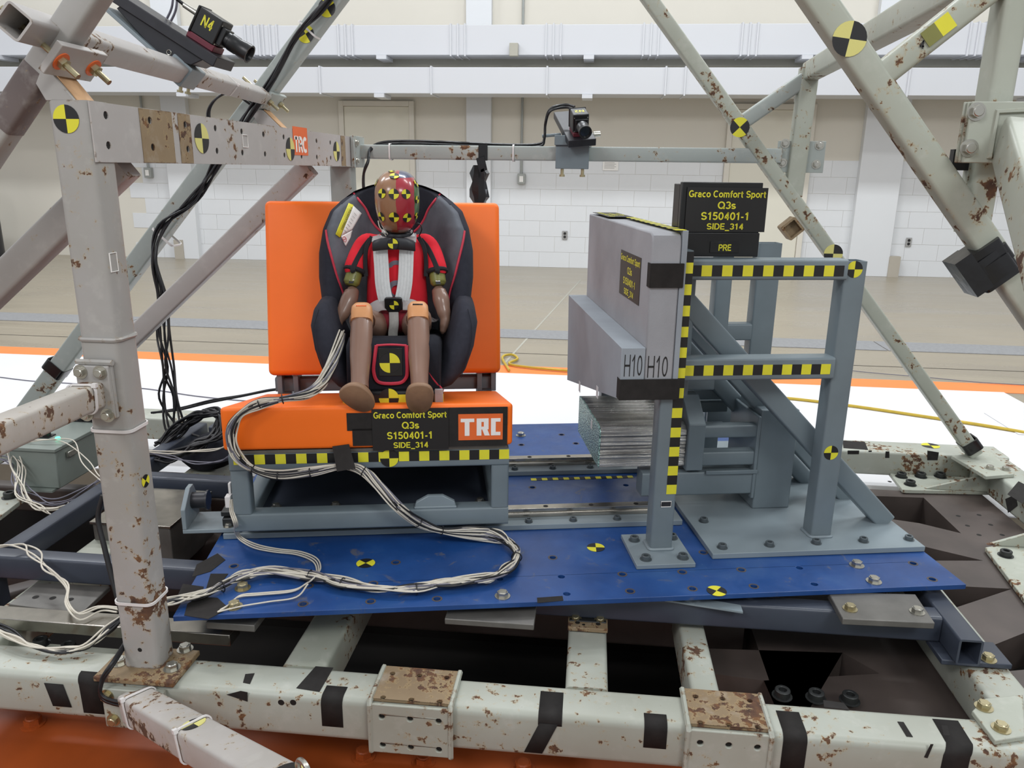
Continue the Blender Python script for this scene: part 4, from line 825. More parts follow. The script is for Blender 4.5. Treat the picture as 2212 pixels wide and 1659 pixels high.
single('camera_cable', MB().sweep(smooth_path([cst, cst-a*.06+n*.01, cst-a*.14+n*.05, cst-a*.2+n*.14]), .005, 6), 'wireb', 'black cable plugged into the camera marked N4', 'cable', cst, smooth=60)
for k in range(2):
    o_ = O+n*.016-a*(.03+.012*k)+bx_*.03; single('camera_cable', MB().sweep(smooth_path([o_, o_+n*.03, o_+n*.09-a*.01, o_+n*.2+a*.02]), .003, 6), 'wireg', 'thin grey cable rising from the tilted camera slab', 'cable', o_, group='thin grey camera cables', smooth=60)

# far rail with the second camera
R0, R1 = V((-.125, 1.53, 1.02)), V(((1.4429, 1.5, 1.0219)[0], 1.53, 1.022))
rail = thing('camera_rail', 'grey green square rail bolted between the trusses behind the child seat', 'rail', R0)
part('tube', MB().tube(R0, R1, .05, .052, (0, 1, 0), .006), 'railgrey', rail)
for xa, xb in (((1.4305, 1.53, 1.0335)[0], (1.5006, 1.53, 1.0343)[0]), ((1.5331, 1.53, 1.0347)[0], (1.5978, 1.53, 1.0354)[0])): part('end_plate', MB().box(xa, xb, 1.527, 1.537, .965, 1.075), 'railgrey', rail, .0015)
for p in ((1.4542, 1.527, 1.0658), (1.4515, 1.527, 0.9982), (1.5747, 1.527, 1.0606), (1.5709, 1.527, 0.9948)): inst('hex_bolt', HEX, rail, p, (0, -1, 0), s=.0145)
part('end_plate', MB().box(-.124, -.112, 1.42, 1.56, .962, 1.075), 'railgrey', rail, .0015)
for z in (.985, 1.05): inst('hex_bolt', HEX, rail, (-.112, 1.45, z), (1, 0, 0), s=.013)
for px in ((-0.0001, 1.53, 1.0177), (0.4696, 1.53, 1.0229)): tie(rail, (px[0], 1.53, 1.021), (1, 0, 0), .053, .056, (0, 1, 0), .006, .003)
q = (0.3565, 1.5, 1.0044); tp = MB().obox((q[0], 1.503, 1.022), (.034, 0, 0), (0, .002, 0), (0, 0, .058)).obox((q[0]-.004, 1.500, .98), (.03, 0, .01), (0, .003, .002), (-.012, 0, .05)).obox((q[0], 1.500, .945), (.012, 0, .006), (0, .003, 0), (-.004, 0, .035)); part('tape', tp, 'tapegl', rail)
q = V((0.6991, 1.47, 1.0885)); n2c = thing('high_speed_camera', 'black high-speed camera marked N2 clamped on the rail behind the seat', 'camera', (q.x, 1.53, 1.05), group='high-speed cameras')
aa = V((.22, -.84, -.36)).normalized(); bb = V((1, 0, 0)); bb = (bb-aa*bb.dot(aa)).normalized(); nn = bb.cross(aa)
if nn.z < 0: nn = -nn
O2 = V((0.6911, 1.5545, 1.1134)); c2, body2 = hs_camera(n2c, O2, aa, bb, nn, 'N2', 1.0)
lettering(body2, [('N2', 0, 0, .034, .03)], c2+nn*.0446, -bb, aa, 'yellow')
xq = q.x
part('tilt_block', MB().obox(O2-nn*.028-V((0, -.03, .0)), bb*.09, V((0, .10, 0)), nn*.035), 'blackpl', n2c, .002)
part('tilt_knob', MB().cyl(O2-nn*.03+bb*.045, O2-nn*.03+bb*.075, .006).cyl(O2-nn*.03+bb*.075, O2-nn*.03+bb*.10, .011), 'steel', n2c)
part('tilt_rod', MB().cyl(O2-nn*.02-bb*.05, O2-nn*.02-bb*.12, .006), 'slate', n2c)
cl = n2c; zz0 = (0.6982, 1.47, 0.9672)[2]; part('clamp_block', MB().box(xq-.075, xq+.06, 1.465, 1.60, 1.05, 1.085).box(xq-.07, xq+.052, 1.475, 1.502, zz0, 1.05), 'slate', cl, .002)
for x in (xq-.045, xq+.03): part('clamp_screw', MB().cyl((x, 1.49, zz0), (x, 1.49, zz0-.028), .006).cyl((x, 1.49, zz0-.02), (x, 1.49, zz0-.028), .010), 'brass', cl)
cs = c2-aa*.085+nn*.022
rp = [cs, cs-aa*.03-bb*.03, cs-bb*.09-nn*.0, V((0.5854, 1.53, 1.1227)), V((0.5831, 1.53, 1.0737)), V((0.5648, 1.53, 1.0471)), V((0.4519, 1.53, 1.0426)), V((0.2765, 1.53, 1.0475)), V((0.0993, 1.53, 1.0524)), V((-0.0261, 1.53, 1.0478)), V((-0.0725, 1.5, 1.0246)), V((-0.0716, 1.46, 0.9822)), V((-0.0913, 1.46, 0.9317)), V((-0.0928, 1.46, 0.8469)), V((-0.0916, 1.46, 0.6909))]
for k in range(2): single('camera_cable', MB().sweep(smooth_path([p+V((0, .006*k, .009*k)) for p in rp], 6), .005, 6), 'wireb', 'black cable running along the rail to the camera marked N2', 'cable', rp[5], group='black cables on the camera rail', smooth=60)
q = V((0.3283, 1.6, 0.9018)); t = thing('covered_sensor', 'small sensor wrapped in black plastic on a thin grey bracket behind the seat', 'sensor', q-V((0, 0, .3)))
part('bracket', MB().box(q.x-.012, q.x+.02, 1.60, 1.61, q.z-.9, q.z-.02).obox(q+V((.01, 0, -.1)), (.025, 0, 0), (0, .02, 0), (.02, 0, .17)), 'slate_lt', t)
R = []
for i in range(6):
    R.append([q+V(((.034+.008*math.sin(i*2.1+j*1.7))*math.cos(j*.7854)*(1 if i not in (0, 5) else .6), .02*math.sin(j*.7854), .075-.03*i)) for j in range(8)])
part('plastic_wrap', MB().loft(R), 'tapegl', t, smooth=20)
# black cable trunk hanging along the far rafter down to the sled
cp_ = [(-0.1593, 1.49, 1.5873), (-0.2335, 1.47, 1.5082), (-0.3253, 1.47, 1.4163), (-0.4181, 1.46, 1.2812), (-0.532, 1.45, 1.1344), (-0.6501, 1.44, 0.975), (-0.7455, 1.42, 0.8374), (-0.865, 1.38, 0.7333), (-0.884, 1.34, 0.6139), (-0.8756, 1.32, 0.4749), (-0.8747, 1.3, 0.3339), (-0.8703, 1.28, 0.1912), (-0.8637, 1.26, 0.0657), (-0.8321, 1.24, -0.0406), (-0.7242, 1.2, -0.0785)]
random.seed(11)
for k in range(7):
    off = [V((random.uniform(-.012, .012), random.uniform(-.008, .008), random.uniform(-.012, .012))) for _ in cp_]
    e = [V(p)+o*(1.0 if 3 < i < 8 else .8 if i <= 3 else (1.2+.3*(i-8)))+(V((.035, 0, 0)) if k % 2 and i > 8 else V((0, 0, 0))) for i, (p, o) in enumerate(zip(cp_, off))]
    single('camera_cable', MB().sweep(smooth_path(e, 6), .0045, 6), 'wireb', 'black cable of the bundle hanging along the far rafter', 'cable', e[8], group='black cables hanging along the far rafter', smooth=60)
lp = [(-0.5144, 1.46, 1.1842), (-0.5736, 1.44, 1.2227), (-0.6287, 1.42, 1.1966), (-0.6637, 1.42, 1.1479), (-0.6582, 1.42, 1.0744)]
for k in range(2): single('camera_cable', MB().sweep(smooth_path([V(p)+V((.008*k, 0, .006*k)) for p in lp], 6), .0045, 6), 'wireb', 'black cable looping out beside the far rafter clamp', 'cable', lp[2], group='black cable loops beside the clamp', smooth=60)
# ================================================================== blue base plate of the test buck (buck axes from here on)
bp = thing('base_plate', 'scratched blue steel base plate with rows of bolt holes', 'plate', (.8, .6, -.0127), True)
pitch_ = .1524; rowy = .0802
bolts = [(0, 0), (0, 1), (4, 0), (10, 0), (10, 1)]
hl = [(i*pitch_, j*rowy) for i in range(12) for j in (0, 1) if (i, j) not in bolts]
hl += [(-0.0472, 0.1902, 0)[:2], (0.3537, 0.1803, 0)[:2], (0.7546, 0.1771, 0)[:2], (1.1536, 0.1763, 0)[:2], (0.7643, 1.0237, 0)[:2], (0.9283, 1.126, 0)[:2], (0.9655, 1.0265, 0)[:2], (1.0568, 0.6328, 0)[:2], (0.7574, 0.6338, 0)[:2]]
b = MB(); b.poly([(-.125, -.03), (1.745, -.03), (1.745, 1.26), (-.125, 1.26)], lambda a, c, t: V((a, c, t)), -.0127, 0, [circ(x, y, .0085, 12)[::-1] for x, y in hl])
pl = part('plate', b, 'blue', bp, .0012, smooth=0)
for i, j in bolts: inst('hex_bolt', HEX if i in (4, 10) and j == 0 or i == 10 else HEXB, bp, (i*pitch_, j*rowy, 0), s=.0165)
inst('hex_bolt', HEX, bp, (0.7734, 1.1245, 0), s=.0165)
for x, y in hl[:]: part('hole_wear', MB().poly(circ(x, y, .0125, 12), lambda a, c, t: V((a, c, t)), .0001, .0004, [circ(x, y, .0086, 12)[::-1]]), 'brownsteel', bp, smooth=0) if int(x*1000) % 3 else None
for p, k, s in (((0.2784, 0.1809, 0), 'ky', 45), ((0.8766, 0.223, 0), 'yk', -8), ((1.1211, -0.015, 0), 'yk', 45)): target(bp, (p[0], p[1], .0005), (0, 0, 1), .0235, k, up=(0, 1, 0), spin=math.radians(s))
for q in ([(0.6876, -0.0359, 0), (0.7489, -0.0305, 0), (0.75, -0.0104, 0), (0.6893, -0.014, 0)], [(-0.1336, 0.1418, 0), (-0.0967, 0.1661, 0), (-0.0757, 0.2231, 0), (-0.1045, 0.2595, 0), (-0.1405, 0.204, 0)], [(-0.1457, 0.1101, 0), (-0.0931, 0.0934, 0), (-0.0845, 0.0474, 0), (-0.1416, 0.0618, 0)], [(-0.101, -0.0286, 0), (-0.0442, -0.0475, 0), (-0.0096, -0.0072, 0), (-0.0474, 0.0407, 0), (-0.0908, 0.0479, 0), (-0.1083, 0.0195, 0)], [(-0.0802, 0.0471, 0), (-0.0936, 0.1545, 0), (-0.0511, 0.1514, 0), (-0.0594, 0.0867, 0)]): tape_patch(bp, q, (0, 0, 1), mat='tape')
checker_strip('checker_tape', bp, (0.7605, 0.6969, 0.0003), (1.0959, 0.6988, 0.0003), (0, 0, 1), .018, (0, 1, 0), 1)
checker_strip('checker_tape', bp, (1.13, 1.0, .0003), (1.7, 1.0, .0003), (0, 0, 1), .03, (0, 1, 0), 1)
# slide rails on grey bars
for nm, yb0, yb1, yr in (('slide_rail', .338, .458, .386), ('slide_rail', .730, .850, .776)):
    t = thing(nm, 'ground steel slide rail on grey bar, %s one to the tape-wrapped cables' % ('nearer' if yr < .5 else 'farther'), 'rail', (.5, yr, 0), True, 'slide rails under the bench')
    part('bar', MB().box(-.11, 1.148, yb0, yb1, .0005, .016), 'slate_lt', t, .0015)
    R = [[V((x, yr+y, .0165+z)) for y, z in ((0, 0), (.028, 0), (.028, .008), (.024, .012), (.028, .017), (.028, .026), (0, .026), (0, .017), (.004, .012), (0, .008))] for x in (-.07, 1.083)]
    part('rail', MB().loft(R), 'bar', t, .0006)
    for k in range(9): inst('bolt_hole', hole, t, (-.02+.131*k, yr+.014, .0427), s=.0072)
    for k in range(9):
        inst('socket_bolt', SOCKG, t, (-.04+.1255*k, yb0+.020, .016), s=.0115); inst('socket_bolt', SOCKG, t, (.02+.1255*k, yb1-.018, .016), s=.0115)

# ================================================================== bench (seat fixture) on the slide
be = thing('test_bench', 'grey tube bench fixture on slide rails under the orange cushions', 'bench', (.29, .55, .045), True)
X0, X1, YF, YR, Z0, Z1 = -.062, .648, .280, .80, .050, .262
tw = .046
def BT(nm, p0, p1, a=tw, c=tw, u=(0, 1, 0), mat='slate'): return part(nm, MB().tube(p0, p1, a, c, u, .006), mat, be)
h = tw/2
ZR = .150
for y in (YF+h, YR-h):
    zt_ = Z1 if y < .5 else ZR
    BT('frame_tube', (X0, y, zt_-h), (X1, y, zt_-h)); BT('frame_tube', (X0, y, Z0+h), (X1, y, Z0+h), tw, .05)
    for x in (X0+h, X1-h): BT('frame_post', (x, y, Z0+.048), (x, y, zt_-tw+.001))
for x in (X0+h, X1-h):
    BT('side_tube', (x, YF+tw, Z0+h), (x, YR-tw, Z0+h), u=(1, 0, 0)); BT('side_tube', (x, YF+tw, Z1-h), (x, YR-tw, ZR-h), u=(1, 0, 0))
part('floor_plate', MB().box(X0+tw, X1-tw, YF+.05, YR-.05, Z0+.002, Z0+.012), 'darkframe', be)
part('back_plate', MB().box(X0+tw, X1-tw, YR-.07, YR-.06, Z0, ZR-.05), 'darkframe', be)
for x in (.02, .18, .44, .58): inst('hex_bolt', HEX, be, (x, .40, Z0+.012), s=.013)
part('slotted_plate', MB().box(.36, .52, .60, .61, Z0+.06, Z0+.16), 'blackan', be)
part('lug', MB().poly([(.40, Z0+.05), (.51, Z0+.05), (.505, Z0+.065), (.475, Z0+.082), (.435, Z0+.082), (.405, Z0+.065)], lambda a, c, t: V((a, t, c)), YF+.008, YF+.022), 'slate_lt', be, .002)
part('weld_bead', MB().sweep([(.40, YF+.006, Z0+.0505), (.51, YF+.006, Z0+.0505)], .0035, 6), 'slate_lt', be)
for y in (.400, .790):
    for x in (.03, .50): part('bearing_block', MB().box(x-.05, x+.05, y-.028, y+.028, .020, Z0), 'blackan', be, .002)
checker_strip('checker_tape', be, (X0+.012, YF, Z1-.014), (X1, YF, Z1-.014), (0, -1, 0), .0262, (0, 0, 1), 1)
part('top_deck', MB().poly([(YF+.003, Z1+.0005), (YF+.003, Z1+.009), (YR, ZR+.006), (YR, ZR+.0005)], lambda a, c, t: V((t, a, c)), X0+.005, X1-.005), 'plate', be)
target(be, (0.339, 0.2786, 0.244), (0, -1, 0), .0235, 'yk1', spin=math.radians(90)); tape_patch(be, [(0.198, 0.272, 0.2823), (0.2397, 0.272, 0.2876), (0.2578, 0.232, 0.2378), (0.2118, 0.232, 0.2303)], (0, -1, 0), t=.0025)
# back support tubes
bd0, bd1 = V((.30, .79, .30)), V((.30, .93, .86))
for x in (-.045, .60): BT('back_post', (x+.02, .84, ZR), (x+.02, 1.0, .80), u=(1, 0, 0))
BT('back_rail', (-.05, .85, .290), (.655, .85, .290), .04, .045); 
for x in (-.03, .02, .60, .645): part('back_bracket', MB().box(x-.008, x+.008, .80, .87, .27, .335), 'slate', be, .0015)
# stop bracket beside the bench
sb = thing('stop_bracket', 'grey stop bracket with round bumper beside the bench frame', 'bracket', (-.15, .40, .0), True)
part('base', MB().box(-.215, -.065, .345, .46, .0165, .028), 'slate_lt', sb, .002)
part('upright', MB().poly([(.345, .028), (.46, .028), (.46, .08), (.43, .125), (.40, .125), (.345, .085)], lambda a, c, t: V((t, a, c)), -.215, -.203), 'slate_lt', sb, .002)
part('bumper', MB().cyl((-.203, .41, .085), (-.165, .41, .085), .022).cyl((-.165, .41, .085), (-.16, .41, .085), .027), 'blackan', sb)
inst('hex_bolt', HEX, sb, (-.10, .36, .028), s=.012)
part('latch_block', MB().box(-.115, -.068, .36, .44, .0285, .05).box(-.12, -.068, .37, .43, .052, .066), 'blacksteel', sb, .002)
cn = MB().box(-.082, -.068, .286, .31, .115, .145).box(-.072, -.066, .29, .305, .15, .18); part('switch_connector', cn, 'tie', sb, .001)

# cushions
def soft_box(x0, x1, y0, y1, z0, z1, r, fn=None, nx=16, ny=12, nz=6, bulge=.0):
    """rounded box from a cube grid"""
    import bmesh
    bm = bmesh.new(); idx = {}
    b = MB(); gx = [i/nx for i in range(nx+1)]; gy = [i/ny for i in range(ny+1)]; gz = [i/nz for i in range(nz+1)]
    def P(u, v, w_):
        p = V((x0+(x1-x0)*u, y0+(y1-y0)*v, z0+(z1-z0)*w_)); q = V((min(max(p.x, x0+r), x1-r), min(max(p.y, y0+r), y1-r), min(max(p.z, z0+r), z1-r)))
        d = p-q
        if d.length > 1e-9: p = q+d.normalized()*r*min(1, d.length/r if False else 1)
        if w_ == 1: p.z += bulge*math.sin(math.pi*u)*math.sin(math.pi*v)
        return fn(p) if fn else p
    def face(f, na, nb_):
        vs = [f(i/na, j/nb_) for i in range(na+1) for j in range(nb_+1)]
        b.add(vs, [(i*(nb_+1)+j, i*(nb_+1)+j+1, (i+1)*(nb_+1)+j+1, (i+1)*(nb_+1)+j) for i in range(na) for j in range(nb_)])
    def e(t): return t
    def tt(t, n, L):                                   # denser near the edges
        k = r/L; a = [0, k*.15, k*.4, k*.7, k, .3, .5, .7, 1-k, 1-k*.7, 1-k*.4, 1-k*.15, 1]; return a[round(t*12)]
    lx, ly, lz = x1-x0, y1-y0, z1-z0
    face(lambda u, v: P(tt(u, 12, lx), tt(v, 12, ly), 0), 12, 12); face(lambda u, v: P(tt(u, 12, lx), tt(v, 12, ly), 1), 12, 12)
    face(lambda u, v: P(tt(u, 12, lx), 0, tt(v, 12, lz)), 12, 12); face(lambda u, v: P(tt(u, 12, lx), 1, tt(v, 12, lz)), 12, 12)
    face(lambda u, v: P(0, tt(u, 12, ly), tt(v, 12, lz)), 12, 12); face(lambda u, v: P(1, tt(u, 12, ly), tt(v, 12, lz)), 12, 12)
    bm.free(); return b
sc = thing('seat_cushion', 'orange vinyl bench seat cushion with taped label and lettered sticker', 'cushion', (.295, .54, .273), True)
pan_t = math.tan(math.radians(12.5))
part('cover', soft_box(-.072, .656, .276, .78, .273, .386, .010, lambda p: V((p.x, p.y, p.z-max(0, p.y-.285)*pan_t)), bulge=.006), 'orange_v', sc, smooth=60)
pan = part('tape_panel', MB().box((0.4199, 0.275, 0.3313)[0], (0.6422, 0.275, 0.3271)[0], .2735, .2754, (0.5278, 0.275, 0.274)[2], (0.5282, 0.275, 0.3788)[2]), 'tape', sc)
part('tape', MB().box((0.2363, 0.275, 0.3226)[0], (0.3032, 0.275, 0.3212)[0], .2742, .2756, (0.2708, 0.275, 0.3219)[2], (0.2726, 0.275, 0.3685)[2]), 'tape', sc); part('tape', MB().box((0.2489, 0.275, 0.3223)[0], (0.3078, 0.275, 0.3211)[0], .2742, .2756, (0.2693, 0.275, 0.2809)[2], (0.271, 0.275, 0.3268)[2]), 'tape', sc)
part('tape', MB().box((0.6328, 0.275, 0.3147)[0], (0.6424, 0.275, 0.3145)[0], .2732, .2736, (0.635, 0.275, 0.3297)[2], (0.6345, 0.275, 0.3771)[2]), 'tapegl', sc)
def label_card(parent, x0, x1, z0, z1, y, name='label_card'):
    card = part(name, MB().box(x0, x1, y, y+.0010, z0, z1), 'ink', parent, label='black card with yellow test lettering'); w_ = x1-x0; hh = z1-z0; cx = (x0+x1)/2
    lettering(card, [('Graco Comfort Sport', 0, hh*.355, w_*.955, hh*.215), ('Q3s', 0, hh*.105, w_*.225, hh*.235), ('S150401-1', -.01*w_, -hh*.14, w_*.60, hh*.245), ('SIDE_314', 0, -hh*.375, w_*.46, hh*.195)], (cx, y-.0006, (z0+z1)/2), (1, 0, 0), (0, 0, 1), 'yellow')
    return card
label_card(sc, (0.2989, 0.2715, 0.3225)[0], (0.4913, 0.2715, 0.3187)[0], (0.3858, 0.2715, 0.2683)[2], (0.3884, 0.2715, 0.3786)[2], .2715)
sx0, sx1, sz0, sz1 = (0.5162, 0.273, 0.3302)[0], (0.6301, 0.273, 0.328)[0], (0.5754, 0.273, 0.2914)[2], (0.5752, 0.273, 0.3614)[2]
stk = part('sticker', MB().box(sx0, sx1, .2722, .2733, sz0, sz1), 'orange_s', sc, label='orange sticker with white letters TRC')
# block letters T R C
def trc(parent, x0, x1, z0, z1, y):
    W = (x1-x0); H = z1-z0; s = MB(); t_ = .0007
    def rect(a, c, d, e): s.box(x0+W*a, x0+W*c, y-t_, y, z0+H*d, z0+H*e)
    rect(0, .34, .80, 1); rect(.10, .22, 0, .80)
    rect(.40, .52, 0, 1); rect(.521, .70, .80, 1); rect(.58, .70, .52, .799); rect(.521, .70, .36, .519)
    s.poly([(x0+W*.54, z0+H*.359), (x0+W*.67, z0+H*.359), (x0+W*.73, z0), (x0+W*.60, z0)], lambda a, c, t: V((a, t, c)), y-t_, y)
    rect(.76, 1, .80, 1); rect(.76, .88, .0, .799); rect(.881, 1, 0, .20)
    part('lettering', s, 'white', parent, smooth=0)
trc(stk, sx0+.006, sx1-.006, sz0+.012, sz1-.012, .2721)
bc = thing('back_cushion', 'tall orange vinyl backrest cushion behind the child seat', 'cushion', (.30, .80, .335), True)
ang = math.atan2(.12, .528)
def lean(p): q = p.z-.335; d = p.y; return V((p.x, .78+d*math.cos(ang)+q*math.sin(ang), .335+q*math.cos(ang)-d*math.sin(ang)))
part('cover', soft_box(-.060, .667, 0, .10, .335, .335+.541, .018, lean), 'orange_v', bc, smooth=60)

# ================================================================== impact frame (slate grey)
im = thing('impact_frame', 'slate grey welded impact frame with yellow and black taped rails', 'frame', (1.4, .4, .0), True)
def IT(nm, p0, p1, a=.054, c=.054, u=(0, 1, 0), mat='slate', wall=0): return part(nm, MB().tube(p0, p1, a, c, u, .006, wall), mat, im)
part('foot_plate', MB().box(.955, 1.107, .099, .270, .0005, .0125), 'slate_lt', im, .0015)
for p in ((0.9825, 0.2335, 0.0125), (0.986, 0.1286, 0.0125), (1.0828, 0.129, 0.0125), (1.0883, 0.2396, 0.0125)): inst('socket_bolt', SOCKG, im, p, s=.0145)
IT('post', (1.039, .201, .0125), (1.039, .201, .785), .054, .058)
part('weld_bead', MB().sweep([V((1.039, .201, .015))+V((x, y, 0)) for x, y in rrect(.062, .058, .008, 3)], .005, 6, closed=True), 'slate_lt', im)
checker_strip('checker_tape', im, (1.0545, .174, .783), (1.0545, .174, .170), (0, -1, 0), .0256, (1, 0, 0), 0)
boxmark(im, V((1.0434, 0.1735, 0.1424)), (1, 0, 0), (0, 0, 1), .026, .015); part('dot_sticker', MB().box((1.0289, 0.1737, 0.1428)[0], (1.0581, 0.1737, 0.1419)[0], .1732, .1738, (1.0452, 0.1737, 0.1346)[2], (1.0442, 0.1737, 0.15)[2]), 'blackan', im)
IT('rail', (1.068, .227, .737), (1.465, .227, .737), .054, .050); IT('rail', (1.068, .227, .489), (1.463, .227, .489), .054, .056)
checker_strip('checker_tape', im, (1.072, .2, .735), (1.455, .2, .735), (0, -1, 0), .0262, (0, 0, 1), 0); checker_strip('checker_tape', im, (1.072, .2, .488), (1.452, .2, .488), (0, -1, 0), .0262, (0, 0, 1), 1)
part('base_plate', MB().box(1.165, 1.745, .138, .98, .0005, .0155), 'slate_lt', im, .0015)
for p in ((1.2055, 0.3278, 0.0155), (1.2014, 0.1702, 0.0155), (1.3314, 0.174, 0.0155), (1.4623, 0.1779, 0.0155), (1.5951, 0.1792, 0.0155), (1.7246, 0.1809, 0.0155)): inst('socket_bolt', SOCKG, im, p, s=.0135)
IT('post', (1.4915, .236, .0155), (1.4915, .236, .757), .054, .057, wall=.005)
part('weld_bead', MB().sweep([V((1.4915, .236, .017))+V((x, y, 0)) for x, y in rrect(.060, .058, .008, 3)], .005, 6, closed=True), 'slate_lt', im)
target(im, (1.4866, 0.2086, 0.7377), (0, -1, 0), .0205, 'ky', spin=0); target(im, (1.4879, 0.2086, 0.2591), (0, -1, 0), .0195, 'ky')
IT('brace', (1.085, .303, .655), (1.722, .303, .0155), .052, .054)
IT('brace', (1.10, .47, .62), (1.70, .47, .0155), .05, .05); IT('brace', (1.16, .60, .50), (1.64, .60, .0155), .05, .05); IT('brace', (1.085, .86, .655), (1.722, .86, .0155), .052, .054)
IT('post', (1.09, .303, .40), (1.09, .303, .74), .05, .05); IT('post', (1.039, .86, .0125), (1.039, .86, .785), .054, .058)
IT('side_tube', (1.06, .25, .737), (1.06, .86, .737), .05, .05, (1, 0, 0)); IT('side_tube', (1.085, .25, .489), (1.085, .86, .489), .05, .05, (1, 0, 0))
IT('post', (1.405, .875, .0155), (1.405, .875, .70), .054, .054); IT('post', (1.552, .875, .0155), (1.552, .875, .742), .054, .078, wall=.005)
IT('rail', (1.43, .875, .447), (1.515, .875, .447), .05, .056); IT('rail', (1.07, .875, .66), (1.515, .875, .66), .05, .05); IT('rail', (1.07, .875, .375), (1.38, .875, .375), .05, .045)
part('column', MB().box(1.376, 1.487, .400, .560, .0155, .317).box(1.366, 1.376, .395, .60, .05, .30), 'slate', im, .003)
part('back_panel', MB().box(1.33, 1.50, .70, .71, .14, .375), 'slate_lt', im)
for z, hh in ((.2535, .036), (.1725, .043)):
    for y in (.422, .66): IT('arm', (1.21, y, z), (1.37, y, z), .04, hh)
IT('lower_beam', (1.042, .43, .0985), (1.378, .43, .0985), .06, .072); part('beam_joint', MB().box(1.225, 1.378, .392, .399, .128, .140), 'slate', im, .002)
part('holder_plate', MB().poly([(.392, .142), (.74, .142), (.74, .345), (.47, .345), (.392, .28)], lambda a, c, t: V((t, a, c)), 1.164, 1.214), 'slate', im, .003)
IT('upper_arm', (1.08, .50, .372), (1.26, .50, .372), .04, .035); IT('upper_arm', (1.12, .64, .30), (1.37, .64, .30), .04, .035)

# foam door panel, armrest and honeycomb
fp = thing('foam_door_panel', 'tall grey foam door panel with black test label on its face', 'foam panel', (1.0, .55, .43), True)
pr = [(.166, .430), (.166, .805), (.171, .820), (.186, .827), (.93, .827), (.925, .40)]
part('foam_block', MB().poly(pr, lambda a, c, t: V((t, a, c)), .9635, 1.034), 'foam', fp, .004)
part('backing_board', MB().poly([(.164, .430), (.164, .832), (.93, .832), (.925, .40)], lambda a, c, t: V((t, a, c)), 1.0345, 1.0475), 'foam2', fp, .001)
lab = part('label_card', MB().box(.9622, .9632, .252, .463, .642, .759), 'ink', fp, label='black card with yellow test lettering')
w_, hh = .211, .117
lettering(lab, [('Graco Comfort Sport', 0, hh*.36, w_*.95, hh*.20), ('Q3s', 0, hh*.11, w_*.23, hh*.22), ('S150401-1', 0, -hh*.14, w_*.60, hh*.22), ('SIDE_314', 0, -hh*.37, w_*.47, hh*.19)], (.9618, .3575, .7005), (0, -1, 0), (0, 0, 1), 'yellow')
lt_ = part('label_card', MB().box(.968, 1.043, .66, .90, .8325, .8335), 'ink', fp)
lettering(lt_, [('Graco Comfort Sport', 0, .022, .22, .022), ('S150401-1', 0, -.002, .13, .022), ('SIDE_314', 0, -.024, .10, .02)], (1.005, .78, .8338), (0, 1, 0), (-1, 0, 0), 'yellow')
checker_strip('checker_tape', fp, (1.030, .166, .8325), (1.030, .65, .8325), (0, 0, 1), .026, (1, 0, 0), 1)
part('tape', MB().box(.9625, 1.042, .160, .1635, .700, .757).box(.9605, .9632, .160, .185, .700, .757), 'tape', fp, .001)
lettering(fp, [('H10', 0, 0, .052, .075)], (.995, .1652, .508), (1, 0, 0), (0, 0, 1), 'ink', name='marker_writing', hw=.045)
fa = thing('foam_armrest', 'lower blue grey foam armrest block with marker writing on its end', 'foam block', (.93, .55, .42), True)
part('foam_block', MB().poly([(.164, .428), (.164, .555), (.93, .562), (.905, .275)], lambda a, c, t: V((t, a, c)), .904, .9628), 'foam2', fa, .0015)
lettering(fa, [('H10', 0, 0, .046, .075)], (.934, .1633, .512), (1, 0, 0), (0, 0, 1), 'ink', name='marker_writing', hw=.045)
part('tape', MB().box(.903, 1.052, .159, .1632, .426, .478).box(.9025, .9038, .159, .19, .426, .478), 'tape', fa, .001)
for px in ((0.9035, 0.6735, 0.312), (0.9035, 0.4144, 0.3695)): part('paper_tag', MB().box(.9028, .9038, px[1]-.012, px[1]+.012, px[2]-.012, px[2]+.02), 'web', fa)
hc = thing('honeycomb_block', 'shiny aluminium honeycomb crush block held behind the striped post', 'honeycomb', (1.04, .56, .155), True)
random.seed(5); R = []
yz = [(.405, .155)]+[(.405+random.uniform(-.003, .003), .155+.0055*i) for i in range(1, 20)]+[(.405, .262), (.42, .272)]+[(.42+.0155*i, .275+random.uniform(-.002, .002)) for i in range(1, 19)]+[(.72, .272), (.72, .155)]
part('foil_stack', MB().loft([[V((x, y, z)) for y, z in yz] for x in (.917, 1.0, 1.163)]), 'honey', hc, smooth=20)
part('cell_face', MB().poly(yz, lambda a, c, t: V((t, a, c)), .9125, .9168), 'cells', hc, smooth=0, label='open honeycomb cells')
part('paper_tag', MB().box(.9105, .9122, .50, .515, .235, .262), 'web', hc)

# signboard on the rail
sg = thing('signboard', 'black signboard with yellow test lettering standing on the taped rail', 'sign', (1.15, .265, .763), True)
part('board', MB().box(1.050, 1.250, .246, .262, .7635, .940).box(1.050, 1.066, .262, .31, .7635, .935).box(1.066, 1.250, .262, .31, .7635, .775), 'blackpl', sg, .002)
part('front_panel', MB().box(1.062, 1.250, .238, .2455, .764, .822), 'blackpl', sg, .002)
label_card(sg, (1.0624, 0.2425, 0.8788)[0], (1.2622, 0.2425, 0.8805)[0], (1.1622, 0.2425, 0.8237)[2], (1.1529, 0.2425, 0.9281)[2], .2425)
tag = part('tag', MB().box((1.127, 0.236, 0.7887)[0], (1.1989, 0.236, 0.789)[0], .2355, .2375, (1.1642, 0.236, 0.7743)[2], (1.1618, 0.236, 0.801)[2]), 'tapegl', sg, .0005)
lettering(tag, [('PRE', 0, -.001, .032, .0215)], (V((1.1638, 0.235, 0.7878))[0], .2350, (1.1638, 0.235, 0.7878)[2]), (1, 0, 0), (0, 0, 1), 'yellow')
